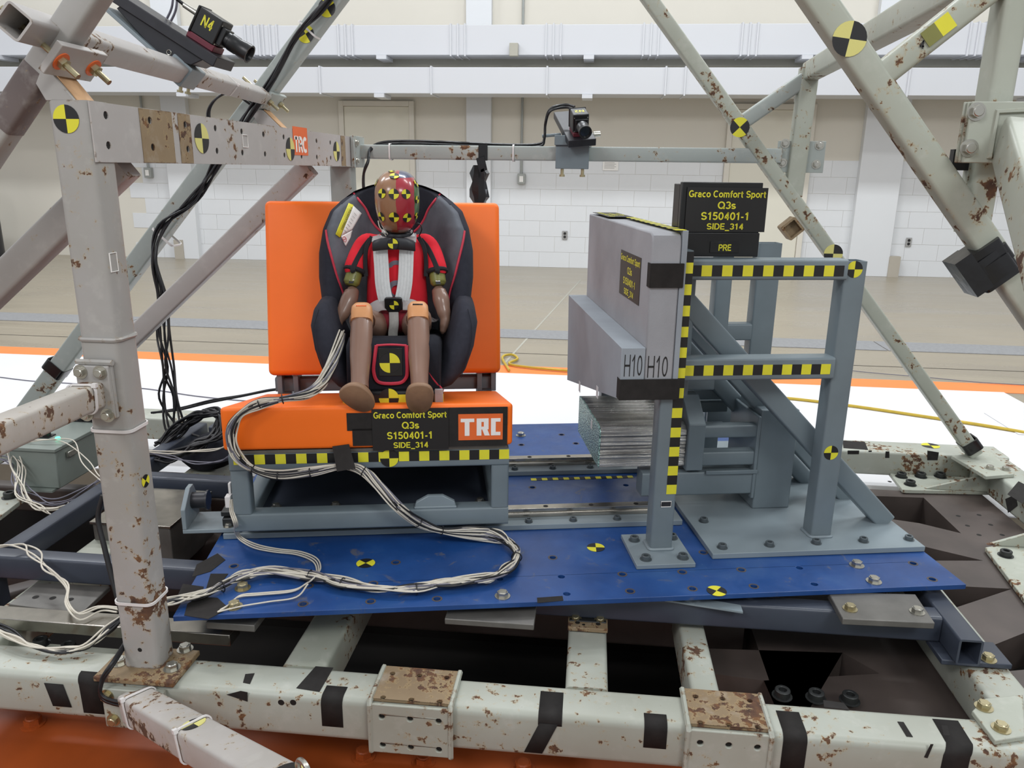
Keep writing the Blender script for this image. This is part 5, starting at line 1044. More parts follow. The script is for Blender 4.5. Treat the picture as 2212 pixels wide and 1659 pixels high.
# ================================================================== child seat
XC = .352
cs_ = thing('child_seat', 'charcoal and grey child car seat with red piping on the orange bench', 'child seat', (XC, .55, .374), True)
HW = [(.46, .165), (.54, .20), (.60, .212), (.66, .220), (.725, .220), (.79, .209), (.84, .190), (.868, .160), (.895, .123), (.912, .078), (.922, .03), (.9245, .0005)]
def interp(tab, x):
    if x <= tab[0][0]: return tab[0][1]
    for (a, p), (c, q) in zip(tab, tab[1:]):
        if x <= c: return p+(q-p)*(x-a)/(c-a)
    return tab[-1][1]
def sstep(a, c, x): t = min(1, max(0, (x-a)/(c-a))); return t*t*(3-2*t)
def surf(dx, z):
    """front surface of the seat back: depth at offset dx from the centre line and height z"""
    yb = .705+(z-.5)*.227; hw = interp(HW, z); wing = interp([(.46, .17), (.60, .15), (.80, .12), (.87, .075), (.925, .02)], z)
    y = yb-wing*sstep(.075, .185, abs(dx)); d = hw-abs(dx); dt = .9245-z
    e = min(d, dt*1.2)
    if e < .03: y += .045*(1-e/.03)**2
    y -= .008*math.sin(min(1, max(0, (abs(dx)-.02)/.1))*math.pi)
    return y
def sp(dx, z, off=0): return V((XC+dx, surf(dx, z)-off, z))
def snorm(dx, z):
    e = .004; a = sp(dx+e, z)-sp(dx-e, z); c = sp(dx, z+e)-sp(dx, z-e); n = a.cross(c).normalized(); return n if n.y < 0 else -n
# boundary curves in (dx, z): head pad edge and lower wing edge
PADE = [(.128, .888), (.112, .872), (.092, .845), (.078, .815), (.060, .790), (.035, .772), (.0, .762)]
WINGE = [(.196, .790), (.190, .760), (.178, .715), (.165, .665), (.150, .612), (.146, .56)]
def pad_x(z): return interp([(q[1], q[0]) for q in PADE[::-1]], z) if z > .762 else -1
def wing_x(z): return interp([(q[1], q[0]) for q in WINGE[::-1]], z) if z < .795 else 9
NX, NZ = 100, 96; grids = {'pad': MB(), 'pl': MB(), 'pr': MB(), 'wl': MB(), 'wr': MB(), 'lum': MB()}
zs = [.46+(.9245-.46)*(1-(1-i/NZ)**1.25) for i in range(NZ+1)]
for i in range(NZ):
    for j in range(NX):
        q = []
        for ii, jj in ((i, j), (i, j+1), (i+1, j+1), (i+1, j)):
            z = zs[ii]; hw = interp(HW, z); q.append((hw*(2*jj/NX-1), z))
        cx = sum(p[0] for p in q)/4; cz = sum(p[1] for p in q)/4; a = abs(cx)
        if a < pad_x(cz) or cz > .895 and a < .125: key = 'pad'
        elif a > wing_x(cz) or (interp(HW, cz)-a < .012): key = 'wl' if cx < 0 else 'wr'
        elif cz < .762 and a < .07: key = 'lum'
        else: key = 'pl' if cx < 0 else 'pr'
        grids[key].add([sp(x, z) for x, z in q], [(0, 1, 2, 3)])
for key, nm, mt in (('pad', 'head_pad', 'fabk'), ('lum', 'back_pad', 'fabk'), ('pl', 'side_panel', 'velour'), ('pr', 'side_panel', 'velour'), ('wl', 'wing', 'fab'), ('wr', 'wing', 'fab')):
    o = part(nm, grids[key], mt, cs_, smooth=70); q = o.modifiers.new('thick', 'SOLIDIFY'); q.thickness = .012; q.offset = -1
    if nm == 'side_panel': o['label'] = 'grey velour side panel'
edge = [(-interp(HW, z), z) for z in zs]+[(interp(HW, z), z) for z in zs[::-1]]
R = [[sp(x, z) for x, z in edge]]
R.append([V((XC+x*1.02, .70+(z-.5)*.227, z)) for x, z in edge]); R.append([V((XC+x*.94, .755+(z-.42)*.227, z*.99)) for x, z in edge])
part('shell', MB().loft(R, closed=False), 'fab', cs_, smooth=60)
part('shell_back', MB().loft([[V((XC+s*interp(HW, z)*.93, .757+(z-.42)*.227, z*.99)) for s in (-1, 0, 1)] for z in zs[::6]], closed=False), 'blackpl', cs_)
for s in (-1, 1):
    part('piping', MB().sweep(smooth_path([sp(s*x, z, .002) for x, z in PADE], 5), .0034, 6), 'piping', cs_)
    part('piping', MB().sweep(smooth_path([sp(s*x, z, .002) for x, z in WINGE], 5), .0034, 6), 'piping', cs_)
    rings = []
    for z, xo, xi, yf, yb in ((.385, .130, .070, .42, .74), (.402, .162, .095, .392, .75), (.44, .194, .112, .378, .76), (.50, .216, .132, .386, .77), (.555, .226, .150, .412, .78), (.59, .220, .158, .446, .78), (.608, .208, .168, .475, .77), (.615, .195, .178, .50, .76)):
        cx, cy, ax, ay = (xo+xi)/2, (yf+yb)/2, (xo-xi)/2, (yb-yf)/2; r = []
        for k in range(24):
            t = 2*math.pi*k/24; c_, s_ = math.cos(t), math.sin(t)
            r.append(V((XC+s*(cx+ax*math.copysign(abs(c_)**.7, c_)), cy+ay*math.copysign(abs(s_)**.55, s_), z)))
        rings.append(r)
    part('hip_bolster', MB().loft(rings), 'fab', cs_, smooth=70)
    part('seam', MB().sweep(smooth_path([V((XC+s*.175, .377, .43)), V((XC+s*.197, .383, .50)), V((XC+s*.205, .408, .555)), V((XC+s*.196, .45, .60))], 5), .0011, 5), 'fabk', cs_)
    part('piping', MB().sweep(smooth_path([V((XC+s*.088, .353, .455)), V((XC+s*.105, .352, .43)), V((XC+s*.128, .352, .402))], 5), .003, 6), 'piping', cs_)
# pan
rings = []
for y, zt_, hw in ((.350, .455, .112), (.349, .50, .118), (.356, .527, .120), (.375, .541, .122), (.42, .538, .125), (.52, .515, .13), (.62, .50, .13), (.70, .51, .13)):
    rings.append([V((XC+hw*x, y, .385+(zt_-.385)*z)) for x, z in ((-1, 0), (-1, .5), (-.99, .85), (-.94, .96), (-.85, 1.0), (-.4, .985), (0, .98), (.4, .985), (.85, 1.0), (.94, .96), (.99, .85), (1, .5), (1, 0))])
part('seat_pan', MB().loft(rings), 'fabk', cs_, smooth=50)
pq = [(0.3105, 0.349, 0.5254), (0.3046, 0.349, 0.4902), (0.3012, 0.349, 0.4595), (0.3075, 0.349, 0.4347), (0.3226, 0.349, 0.4258), (0.351, 0.349, 0.4242), (0.3726, 0.349, 0.4277), (0.3848, 0.349, 0.4412), (0.3876, 0.349, 0.461), (0.3872, 0.349, 0.493), (0.3867, 0.349, 0.5247)]
part('piping', MB().sweep(smooth_path([V((p[0], .3465, p[2])) for p in pq], 5), .0048, 6), 'piping', cs_); part('piping', MB().sweep(smooth_path([V((pq[0][0], .3485, pq[0][2])), V((XC-.005, .3475, pq[0][2]+.002)), V((pq[-1][0], .3485, pq[-1][2]))], 5), .003, 6), 'piping', cs_)
part('front_panel', MB().poly([(p[0], p[2]) for p in pq], lambda a, c, t: V((a, t, c)), .3475, .3495), 'fabk', cs_)
sk = part('sticker', MB().box((0.3152, 0.3465, 0.4846)[0], (0.3752, 0.3465, 0.4839)[0], .3455, .3474, (0.3399, 0.3465, 0.4449)[2], (0.3421, 0.3465, 0.5184)[2]), 'tapegl', cs_, .0005)
target(cs_, (0.3434, 0.345, 0.4797), (0, -1, 0), .0262, 'yk1', up=(0, 0, 1))
part('base', MB().poly([(.335, .3785), (.74, .295), (.74, .42), (.40, .40), (.352, .410), (.338, .404)], lambda a, c, t: V((XC+t, a, c)), -.128, .128), 'blackpl', cs_, .004)
part('base_foot', MB().box(XC+.105, XC+.127, .330, .337, .375, .412), 'pad', cs_, .002)
checker_strip('checker_tape', cs_, (XC-.130, .3348, .386), (XC+.128, .3348, .386), (0, -1, 0), .0235, (0, 0, 1), 1)
target(cs_, ((0.339, 0.333, 0.3865)[0], .3335, .389), (0, -1, 0), .0255, 'yk1', spin=math.radians(0))
# warning label on the side panel
def panel_pt(p, off=.0045): dx = p[0]-XC; return sp(dx, p[2], off)
def patch(nm, c4, mt, off, parent=cs_, n=6):
    b = MB(); vs = []
    for i in range(n+1):
        for j in range(n+1):
            a = V(c4[0])*(1-i/n)+V(c4[1])*(i/n); d = V(c4[3])*(1-i/n)+V(c4[2])*(i/n); vs.append(panel_pt(a*(1-j/n)+d*(j/n), off))
    b.add(vs, [(i*(n+1)+j, i*(n+1)+j+1, (i+1)*(n+1)+j+1, (i+1)*(n+1)+j) for i in range(n) for j in range(n)])
    o = part(nm, b, mt, parent, smooth=60); q = o.modifiers.new('thick', 'SOLIDIFY'); q.thickness = .001; q.offset = 1; return o
wl = patch('warning_label', ((0.2141, 0.665, 0.8624), (0.2267, 0.665, 0.8562), (0.1945, 0.665, 0.7697), (0.1833, 0.665, 0.7801)), 'yellow', .003); wl['label'] = 'yellow and white warning label'
patch('label_sheet', ((0.2266, 0.665, 0.8549), (0.2489, 0.665, 0.8321), (0.2238, 0.665, 0.7868), (0.1973, 0.665, 0.7736)), 'white', .0032, wl); patch('label_tip', ((0.1973, 0.665, 0.7736), (0.2251, 0.665, 0.7868), (0.2203, 0.665, 0.7673), (0.2089, 0.665, 0.7437)), 'white', .0032, wl)
A = V(panel_pt((0.1873, 0.665, 0.7827), .006)); Bq = V(panel_pt((0.2177, 0.665, 0.8574), .006)); nrm_ = snorm(-.15, .80); ex = (Bq-A).normalized()
lettering(wl, [('WARNING/ADVERTENCIA', 0, 0, (Bq-A).length*.8, .010)], (A+Bq)/2+nrm_*.009+V((.003, 0, -.001)), ex, nrm_.cross(ex), 'ink')
lines = MB()
for k in range(7):
    a = V(panel_pt((0.2082, 0.665, 0.7867), .0055))*(1-k/7)+V(panel_pt((0.2363, 0.665, 0.8384), .0055))*(k/7); lines.obox(a, ex.cross(nrm_)*.011, ex*.0009, nrm_*.0006)
part('text_line', lines, 'webd', wl)
c_ = V(panel_pt((0.2059, 0.665, 0.7646), .006)); part('no_infant_mark', MB().sweep([c_+(ex*math.cos(t)+ex.cross(nrm_)*math.sin(t))*.0075 for t in [2*math.pi*i/16 for i in range(16)]], .0007, 4, closed=True).cyl(c_-ex*.006-ex.cross(nrm_)*.004, c_+ex*.006+ex.cross(nrm_)*.004, .0007), 'piping', wl)

# ================================================================== crash test dummy
HEADX = .361-XC; HEADZ = .872-.5
M['head'] = headmat()
dm = thing('crash_test_dummy', 'child crash test dummy in red suit strapped in the child seat', 'dummy', (XC, .60, .5), True)
def egg(c, rx, ry, rz, e=2.5, nu=32, nv=22, tap=.0):
    R = []; c = V(c)
    for i in range(nv+1):
        t = math.pi*i/nv; st_, ct = max(math.sin(t), .01), -math.cos(t)
        zz = math.copysign(abs(ct)**(2/e), ct); rr = max(1e-3, (1-abs(zz)**e))**(1/e)
        k = 1-tap*(1-zz)/2
        R.append([c+V((rx*k*rr*math.copysign(abs(math.cos(a))**(2/2.3), math.cos(a)), ry*rr*math.copysign(abs(math.sin(a))**(2/2.3), math.sin(a)), rz*zz)) for a in [2*math.pi*j/nu for j in range(nu)]])
    return MB().loft(R)
HC = V((.361, .608, .872)); HR = (.0655, .082, .083)
tilt = math.radians(-12)
hb = egg(HC, *HR, tap=.14); hb.v = [HC+Matrix.Rotation(-tilt, 3, 'X') @ (v-HC) for v in hb.v]
hd = part('head', hb, 'head', dm, smooth=80, label='smooth vinyl head painted brown, red and green')
Rt = Matrix.Rotation(-tilt, 3, 'X')
def head_hit(p):
    """nearest front point of the head under the measured X and Z"""
    lo, hi = HC.y-.12, HC.y
    def f(y):
        q = Rt.inverted() @ (V((p[0], y, p[2]))-HC); zz = q.z/HR[2]; k = 1-.14*(1-zz)/2
        return (abs(q.x/(HR[0]*k))**2.3+abs(q.y/HR[1])**2.3)**(2.5/2.3)+abs(zz)**2.5-1
    if f(hi) > 0: return None
    for _ in range(40):
        m_ = (lo+hi)/2
        if f(m_) > 0: lo = m_
        else: hi = m_
    e = 1e-4; y = hi
    def F(a, b_, c):
        q = Rt.inverted() @ (V((a, b_, c))-HC); zz = q.z/HR[2]; k = 1-.14*(1-zz)/2
        return (abs(q.x/(HR[0]*k))**2.3+abs(q.y/HR[1])**2.3)**(2.5/2.3)+abs(zz)**2.5
    g = V((F(p[0]+e, y, p[2])-F(p[0]-e, y, p[2]), F(p[0], y+e, p[2])-F(p[0], y-e, p[2]), F(p[0], y, p[2]+e)-F(p[0], y, p[2]-e))).normalized()
    return V((p[0], y, p[2])), g
for p, r in (((0.3571, 0.56, 0.9408), .0130), ((0.3251, 0.54, 0.8966), .0125), ((0.3561, 0.53, 0.896), .0136), ((0.3875, 0.54, 0.896), .0125), ((0.3207, 0.54, 0.8361), .0125), ((0.3545, 0.53, 0.8358), .0136), ((0.3885, 0.54, 0.8342), .0125), ((0.3073, 0.58, 0.9243), .0105), ((0.4129, 0.58, 0.9219), .0105), ((0.3479, 0.6, 0.9525), .009), ((0.4154, 0.6, 0.8808), .010), ((0.4122, 0.59, 0.8376), .009)):
    h = head_hit(p)
    if h: target(dm, h[0]+h[1]*.0012, h[1], r, 'ky')
part('neck', MB().cyl((.358, .635, .765), (.358, .63, .83), .034, .03, 20), 'blackpl', dm)
part('neck_ring', MB().cyl((.355, .625, .778), (.355, .625, .788), .045, .043, 24), 'blackan', dm, .002)
def ell(c, hx, hy, n=28, e=2.3): return [V(c)+V((hx*math.copysign(abs(math.cos(a))**(2/e), math.cos(a)), hy*math.copysign(abs(math.sin(a))**(2/e), math.sin(a)), 0)) for a in [2*math.pi*j/n for j in range(n)]]
TX = .353
part('suit_torso', MB().loft([ell((TX, y, z), hx, hy) for z, hx, hy, y in ((.535, .086, .072, .622), (.57, .088, .072, .620), (.61, .086, .068, .622), (.66, .083, .064, .628), (.71, .084, .061, .636), (.74, .086, .056, .642), (.758, .080, .050, .645), (.772, .066, .042, .647), (.781, .045, .034, .648), (.784, .02, .02, .648))]), 'suit', dm, smooth=70)
part('suit_shorts', MB().sphere((TX, .598, .548), .090, .088, .044), 'suitd', dm, smooth=80)
pr_ = MB()
def ring2(cx, cz, r0, r1, y):
    pr_.poly(circ(cx, cz, r1, 24), lambda a, c, t: V((a, t, c)), y-.0008, y, [circ(cx, cz, r0, 24)[::-1]])
ring2(TX+.002, .690, .014, .026, .5735); ring2(TX+.002, .635, .014, .028, .5555)
part('chest_print', pr_, 'wireg', dm)
def limb(nm, pts, rad, mat, n=18, per=5, smooth=80, sy=1.0):
    P_ = smooth_path(pts, per); k = len(P_); rr = []
    for i in range(k):
        t = i/(k-1)*(len(rad)-1); a = min(int(t), len(rad)-2); f = t-a; f = f*f*(3-2*f); rr.append(rad[a]*(1-f)+rad[a+1]*f)
    return part(nm, MB().sweep(P_, rr, n), mat, dm, smooth=smooth)
for s, (cuff, elb, fa_) in {-1: ((0.2389, 0.6, 0.6834), (0.2288, 0.585, 0.6504), [(0.2284, 0.585, 0.64), (0.2296, 0.58, 0.6278), (0.2227, 0.565, 0.6068), (0.207, 0.545, 0.5753), (0.1947, 0.535, 0.5552), (0.1921, 0.53, 0.5419), (0.1921, 0.525, 0.5286), (0.1917, 0.525, 0.5208)]), 1: ((0.4661, 0.6, 0.681), (0.4709, 0.585, 0.6503), [(0.4708, 0.585, 0.6424), (0.4719, 0.58, 0.6287), (0.478, 0.565, 0.6061), (0.4841, 0.55, 0.5772), (0.4889, 0.54, 0.5553), (0.4861, 0.535, 0.5405), (0.482, 0.53, 0.5257), (0.4806, 0.53, 0.5164)])}.items():
    sh = V((TX+s*.070, .645, .752)); cf = V(cuff); el = V(elb)
    limb('suit_sleeve', [sh+V((-s*.02, 0, .006)), sh+V((s*.012, 0, .002)), sh+V((s*.028, -.008, -.02)), cf+V((0, .004, .012)), cf], [.022, .029, .030, .0285, .0275], 'suit')
    d_ = (el-cf).normalized(); part('cuff', MB().sweep([cf+(d_.orthogonal().normalized()*math.cos(t)+d_.cross(d_.orthogonal().normalized())*math.sin(t))*.0270 for t in [2*math.pi*i/24 for i in range(24)]], .0065, 8, closed=True), 'suitk', dm)
    part('sleeve_stripe', MB().sweep(smooth_path([sh+V((s*.0, -.030, .018)), sh+V((s*.022, -.037, -.010)), cf+V((s*.002, -.031, .012)), cf+V((0, -.031, 0))], 5), .006, 6, flat=(.003, .014), up=(0, -1, 0)), 'suitk', dm)
    part('shoulder_trim', MB().sweep(smooth_path([V((TX+s*.064, .600, .778)), V((TX+s*.079, .592, .75)), V((TX+s*.084, .588, .71)), V((TX+s*.083, .585, .67))], 5), .005, 6, flat=(.003, .012), up=(0, -1, 0)), 'suitk', dm)
    limb('upper_arm', [cf+V((0, 0, .004)), cf+d_*.012, el-d_*.004, el+d_*.006], [.0215, .0225, .0225, .017], 'olive')
    c_ = cf+d_*.022+V((0, -.0222, 0)); tg_ = part('arm_tag', MB().obox(c_, (.013, 0, 0), (0, .0016, 0), d_*.024), 'ink', dm); part('tag_bar', MB().obox(c_+V((0, -.0012, 0))+d_*.002, (.013, 0, 0), (0, .0008, 0), d_*.003), 'tie', tg_)
    limb('forearm', fa_, [.010, .020, .0235, .0195, .0145, .0135, .0095, .004], 'skin')
for s, kn, an, toe, tilt_ in ((-1, V((0.2701, 0.42, 0.5793)), V((0.2703, 0.292, 0.4362)), -38, 0), (1, V((0.4159, 0.42, 0.5822)), V((0.4191, 0.292, 0.4318)), 4, 0)):
    hip = V((TX+s*.048, .625, .530)); sd_ = (an-kn).normalized()
    limb('thigh', [hip, hip+(kn-hip)*.4+V((0, 0, -.012)), kn+V((0, .03, -.010)), kn+V((0, .012, -.008))], [.044, .043, .036, .029], 'skin')
    K0 = kn+V((0, .012, .016)); rings = []
    fwd_ = V((1, 0, 0)); up2 = sd_.cross(fwd_).normalized()
    for d_, a_, b_ in ((-.022, .012, .012), (-.018, .021, .022), (-.008, .0265, .029), (.006, .0275, .031), (.030, .0270, .030), (.032, .0265, .0295)):
        rings.append([K0+sd_*d_+fwd_*x+up2*y for x, y in rrect(2*a_, 2*b_, min(a_, b_)*.62, 4)])
    part('knee', MB().loft(rings), 'knee', dm, smooth=60, label='tan vinyl knee'); c_ = K0-sd_*.006+V((0, -.020, .018))
    part('knee_tag', MB().obox(c_, (.026, 0, 0), V((0, .012, .004)), V((0, -.001, .003))), 'orange_s' if s < 0 else 'tapegl', dm, .0005)
    S0_ = K0+sd_*.030; L = (an-S0_).length; rings = []
    for f, r in ((0, .0270), (.05, .0282), (.3, .0292), (.55, .0275), (.8, .0235), (.95, .022), (1.05, .023)):
        rings.append([S0_+sd_*L*f+fwd_*(r*math.cos(t))+up2*(r*1.06*math.sin(t)) for t in [2*math.pi*i/22 for i in range(22)]])
    part('shin', MB().loft(rings), 'skin', dm, smooth=80)
    a_ = math.radians(toe); el_ = math.radians(64)
    tdir = V((math.sin(a_), -math.cos(el_)*math.cos(a_), math.sin(el_)*math.cos(a_))); nsl = V((0, -math.sin(el_), -math.cos(el_)))
    tdir = (tdir-nsl*tdir.dot(nsl)).normalized(); side = nsl.cross(tdir).normalized()
    sole = []
    for k in range(32):
        t = 2*math.pi*k/32; x = math.cos(t); y = math.sin(t); ln = .024+(.049 if x > 0 else .049)*math.copysign(abs(x)**.85, x); wd = (.0345+.004*x)*math.copysign(abs(y)**.85, y); sole.append((ln, wd))
    rings = [[an+V((0, -.004, -.012))+nsl*d_+tdir*((l-.02)*k1+.0)+side*(w_*k2) for l, w_ in sole] for d_, k1, k2 in ((-.006, .25, .55), (.006, .42, .72), (.014, .72, .88), (.022, .93, .97), (.030, 1.0, 1.0), (.036, .985, .98), (.038, .95, .94))]
    part('foot', MB().loft(rings), 'skinf', dm, smooth=60)
# neck wires
for k, (pts, mt) in enumerate((([(0.3075, 0.6, 0.8212), (0.3118, 0.585, 0.806), (0.3206, 0.58, 0.7939), (0.3287, 0.585, 0.781)], 'wirew'), ([(0.3137, 0.6, 0.8175), (0.3218, 0.585, 0.8035), (0.3339, 0.585, 0.786)], 'wirew'), ([(0.3974, 0.6, 0.8105), (0.4192, 0.6, 0.8144), (0.4266, 0.6, 0.7993), (0.4183, 0.61, 0.7794)], 'wireb'), ([(0.3998, 0.6, 0.8055), (0.4021, 0.6, 0.7903), (0.3886, 0.61, 0.7766)], 'wireb'))): part('neck_wire', MB().sweep(smooth_path(pts, 6), .0016, 6), mt, dm, smooth=80)

# harness (part of the child seat)
def strap(nm, pts, w_, mt, t_=.0022, upv=(0, -1, 0), per=6): return part(nm, MB().sweep(smooth_path(pts, per), .005, flat=(t_, w_), up=upv), mt, cs_, smooth=50)
for s, ps in ((-1, [(0.3097, 0.66, 0.7772), (0.3136, 0.6, 0.7746), (0.3135, 0.578, 0.7639), (0.3136, 0.564, 0.7388), (0.3155, 0.555, 0.7018), (0.3173, 0.545, 0.6586), (0.3229, 0.538, 0.6213), (0.3289, 0.536, 0.6062)]), (1, [(0.3857, 0.66, 0.7776), (0.3877, 0.6, 0.7749), (0.3869, 0.578, 0.7642), (0.3842, 0.564, 0.739), (0.3824, 0.555, 0.7019), (0.3792, 0.545, 0.6586), (0.3722, 0.538, 0.6212), (0.3669, 0.536, 0.6061)])):
    strap('shoulder_strap', ps, .040, 'web')
    b = MB()
    for o_ in (-.013, -.0045, .0045, .013): b.sweep([V(p)+V((o_, -.0018, 0)) for p in smooth_path(ps[2:], 5)], .0008, 4)
    part('strap_rib', b, 'web', cs_)
    cpt = V((ps[1][0], ps[1][1]-.002, ps[1][2])); part('strap_cover', MB().sweep([V(ps[0])+V((0, 0, .002)), cpt+V((0, -.003, .002)), V(ps[2])+V((0, -.003, .002))], .005, flat=(.003, .048), up=(0, -1, .3)), 'pad', cs_)
    part('buckle_tongue', MB().obox((XC+s*.022, .534, .592), V((.05, 0, 0))*1, (0, .006, 0), V((-s*.012, 0, .016))), 'blackan', cs_, .002)
    lp_ = [V((XC+s*.020, .530, .600)), V((XC+s*.042, .532, .598)), V((XC+s*.064, .536, .586)), V((XC+s*.083, .550, .568)), V((XC+s*.098, .59, .548)), V((XC+s*.10, .66, .53))]
    strap('lap_strap', lp_, .036, 'pad', .004, (0, -.8, .6))
cl_ = V((0.3513, 0.552, 0.7589)); b = MB(); prof = [(-.058, -.004, .011), (-.054, -.001, .0145), (-.035, .0035, .0165), (-.012, .0055, .0165), (.012, .0055, .0165), (.035, .0035, .0165), (.054, -.001, .0145), (.058, -.004, .011)]
R = [[cl_+V((x, -d*.2-yy_, z*h_+d)) for yy_, z in ((0, -1), (.006, -1), (.010, -.6), (.010, .6), (.006, 1), (0, 1))] for x, d, h_ in prof]
ck = part('chest_clip', MB().loft(R), 'blackan', cs_, .0012, smooth=50); part('clip_button', MB().cyl(cl_+V((-.002, -.009, .005)), cl_+V((-.002, -.014, .005)), .0165, .015, 20), 'blackpl', ck); target(cs_, cl_+V((-.002, -.0148, .006)), (0, -1, 0), .0135, 'yk1')
bk = V((0.3472, 0.522, 0.6008)); pbk = [(-.024, .018), (-.018, .021), (.018, .021), (.024, .018), (.024, -.008), (.014, -.022), (-.014, -.022), (-.024, -.008)]
bo = part('buckle', MB().poly([(bk.x+x, bk.z+z) for x, z in pbk], lambda a, c, t: V((a, bk.y+t-(c-bk.z)*.25, c)), -.008, .010), 'blackpl', cs_, .003); target(cs_, bk+V((.002, -.0095, 0)), (0, -1, -.2), .0125, 'yk1')
strap('crotch_strap', [bk+V((0, .0, -.018)), V((0.3479, 0.505, 0.5498)), V((0.345, 0.5, 0.5276)), V((0.3447, 0.495, 0.5066))], .026, 'webd', .003)
# ================================================================== sensor cable bundle of the dummy (buck axes)
random.seed(3)
path = [(0.2085, 0.47, 0.5296), (0.2087, 0.42, 0.5153), (0.201, 0.365, 0.4873), (0.1885, 0.325, 0.461), (0.1722, 0.3, 0.4354), (0.1371, 0.285, 0.4161), (0.083, 0.27, 0.4094), (0.0285, 0.262, 0.4007), (-0.0135, 0.255, 0.3798), (-0.0371, 0.25, 0.3461), (-0.0416, 0.248, 0.3109), (-0.031, 0.246, 0.2714), (0.0031, 0.246, 0.2362), (0.0633, 0.248, 0.2165), (0.1429, 0.25, 0.2223), (0.2231, 0.255, 0.2333), (0.275, 0.25, 0.2214), (0.3154, 0.235, 0.1863), (0.3615, 0.215, 0.1367), (0.4121, 0.245, 0.0785), (0.4717, 0.255, 0.0478), (0.5448, 0.262, 0.0365), (0.6124, 0.262, 0.0248), (0.6549, 0.2143, 0.014), (0.6589, 0.1584, 0.013), (0.6286, 0.097, 0.013), (0.5747, 0.0563, 0.013), (0.4967, 0.0404, 0.013), (0.4099, 0.0216, 0.013), (0.3241, 0.0238, 0.013), (0.2352, 0.0596, 0.013), (0.1536, 0.1023, 0.013), (0.0623, 0.1245, 0.013), (-0.0001, 0.1113, 0.013), (-0.0433, 0.0691, 0.012), (-0.0856, 0.0331, 0.011), (-0.1396, 0.0092, 0.01), (-0.2014, -0.0147, 0.01)]
path = [V(p) for p in path]
nw = 22
cols = ['wirew']*13+['wireb']*5+['wireg']*4
for k in range(nw):
    offs = []
    for i, p in enumerate(path):
        tight = .6 if i in (6, 8, 12, 15, 20, 24, 29, 34) else 1.1
        a = k*2.4+i*.45; r = (.3+.7*((k*7) % nw)/nw)*.0125*tight*(1.5 if 20 < i < 34 else 1)
        o_ = V((math.cos(a)*r+random.uniform(-.003, .003), 0, math.sin(a)*r)) if i < 23 else V((random.uniform(-1, 1)*.010*tight, random.uniform(-1, 1)*.016*tight, random.uniform(0, .010)))
        if i < 12: o_ = V((math.cos(a)*r, random.uniform(-.008, .004), math.sin(a)*r))
        q = p+o_
        if 15 < i < 18: q.y = min(q.y, .262)
        offs.append(q)
    e = smooth_path(offs, 6)
    for q in e:
        if q.z < .0035: q.z = .0035
    single('sensor_cable', MB().sweep(e, .0024 if cols[k] != 'wireb' else .0028, 5), cols[k], '%s sensor cable of the bundle looping from the dummy over the blue plate' % {'wirew': 'white', 'wireb': 'black', 'wireg': 'grey'}[cols[k]], 'cable', path[20], True, '%s cables of the dummy bundle' % {'wirew': 'white', 'wireb': 'black', 'wireg': 'grey'}[cols[k]], smooth=80)
for i in (6, 7, 12, 13, 14, 16, 19, 20, 24, 28, 30, 31, 34):
    d = (path[i+1]-path[i-1]).normalized(); u = d.orthogonal().normalized(); v = d.cross(u)
    single('cable_tie', MB().sweep([path[i]+V((0, 0, .002 if i > 21 else 0))+(u*math.cos(t)+v*math.sin(t))*(.0115 if i < 21 else .013) for t in [2*math.pi*j/14 for j in range(14)]], .0016, 5, closed=True), 'wireb', 'small black cable tie cinched round the dummy cable bundle', 'cable tie', path[i], True, 'black ties of the dummy cable bundle', smooth=80)
# thin leads from the bench switch down to the plate
for k in range(3):
    pts = [(-0.0689, 0.287, 0.1364), (-0.0709, 0.285, 0.1051), (-0.0573, 0.26, 0.0842), (-0.071, 0.3271, 0.012), (-0.021, 0.2776, 0.006), (0.0372, 0.25, 0.005), (0.0989, 0.2306, 0.005), (0.1451, 0.1932, 0.005), (0.1623, 0.1451, 0.005), (0.1641, 0.0783, 0.02)]
    if k < 2: pts += [(0.1461, 0.0783, 0.006), (0.1189, 0.0484, 0.005), (0.047, 0.0394, 0.005), (0.0016, 0.0327, 0.005), (-0.0152, -0.0037, 0.004), (-0.0298, -0.0254, 0.004)]
    e = smooth_path([V(p)+V((.004*k, .006*k*(1 if i > 3 else .2), .001*k)) for i, p in enumerate(pts)], 6)
    single('switch_lead', MB().sweep(e, .0021, 5), 'wirew', 'thin white lead from the bench switch across the blue plate', 'cable', pts[4], True, 'thin white switch leads', smooth=80)
pts = [(-0.0298, -0.0254, 0.004), (0.0163, -0.0077, 0.005), (0.0743, 0.0074, 0.005), (0.1341, 0.0212, 0.006), (0.1535, 0.0673, 0.012)]
single('switch_lead', MB().sweep(smooth_path(pts, 6), .0021, 5), 'wirew', 'thin white lead lying nearest the plate edge by the black tape', 'cable', pts[2], True, smooth=80)

# ================================================================== electronics on the sled (world axes)
ebx, eby, ebz = (-0.9848, 0.7805, -0.1)
eb = thing('electronics_box', 'grey green electronics enclosure with black connectors and a green light', 'enclosure', (ebx-.08, eby+.15, -.108))
ez = (-0.9723, 0.78, 0.0442)[2]
part('case', MB().box(ebx-.165, ebx, eby, eby+.34, -.10, ez-.012), 'cabinet', eb, .004); part('lid', MB().box(ebx-.172, ebx+.007, eby-.007, eby+.347, ez-.012, ez), 'cabinet', eb, .002)
part('base_flange', MB().box(ebx-.15, ebx-.015, eby-.02, eby+.36, -.107, -.10), 'cabinet', eb)
for i in range(4):
    c = V((ebx-.135+.036*i, eby+.29, ez)); part('connector', MB().box(c.x-.017, c.x+.017, c.y-.017, c.y+.017, ez, ez+.004).cyl(c, c+V((0, 0, .03)), .013, .012).cyl(c+V((0, 0, .03)), c+V((0, 0, .045)), .009, .006), 'blackpl', eb)
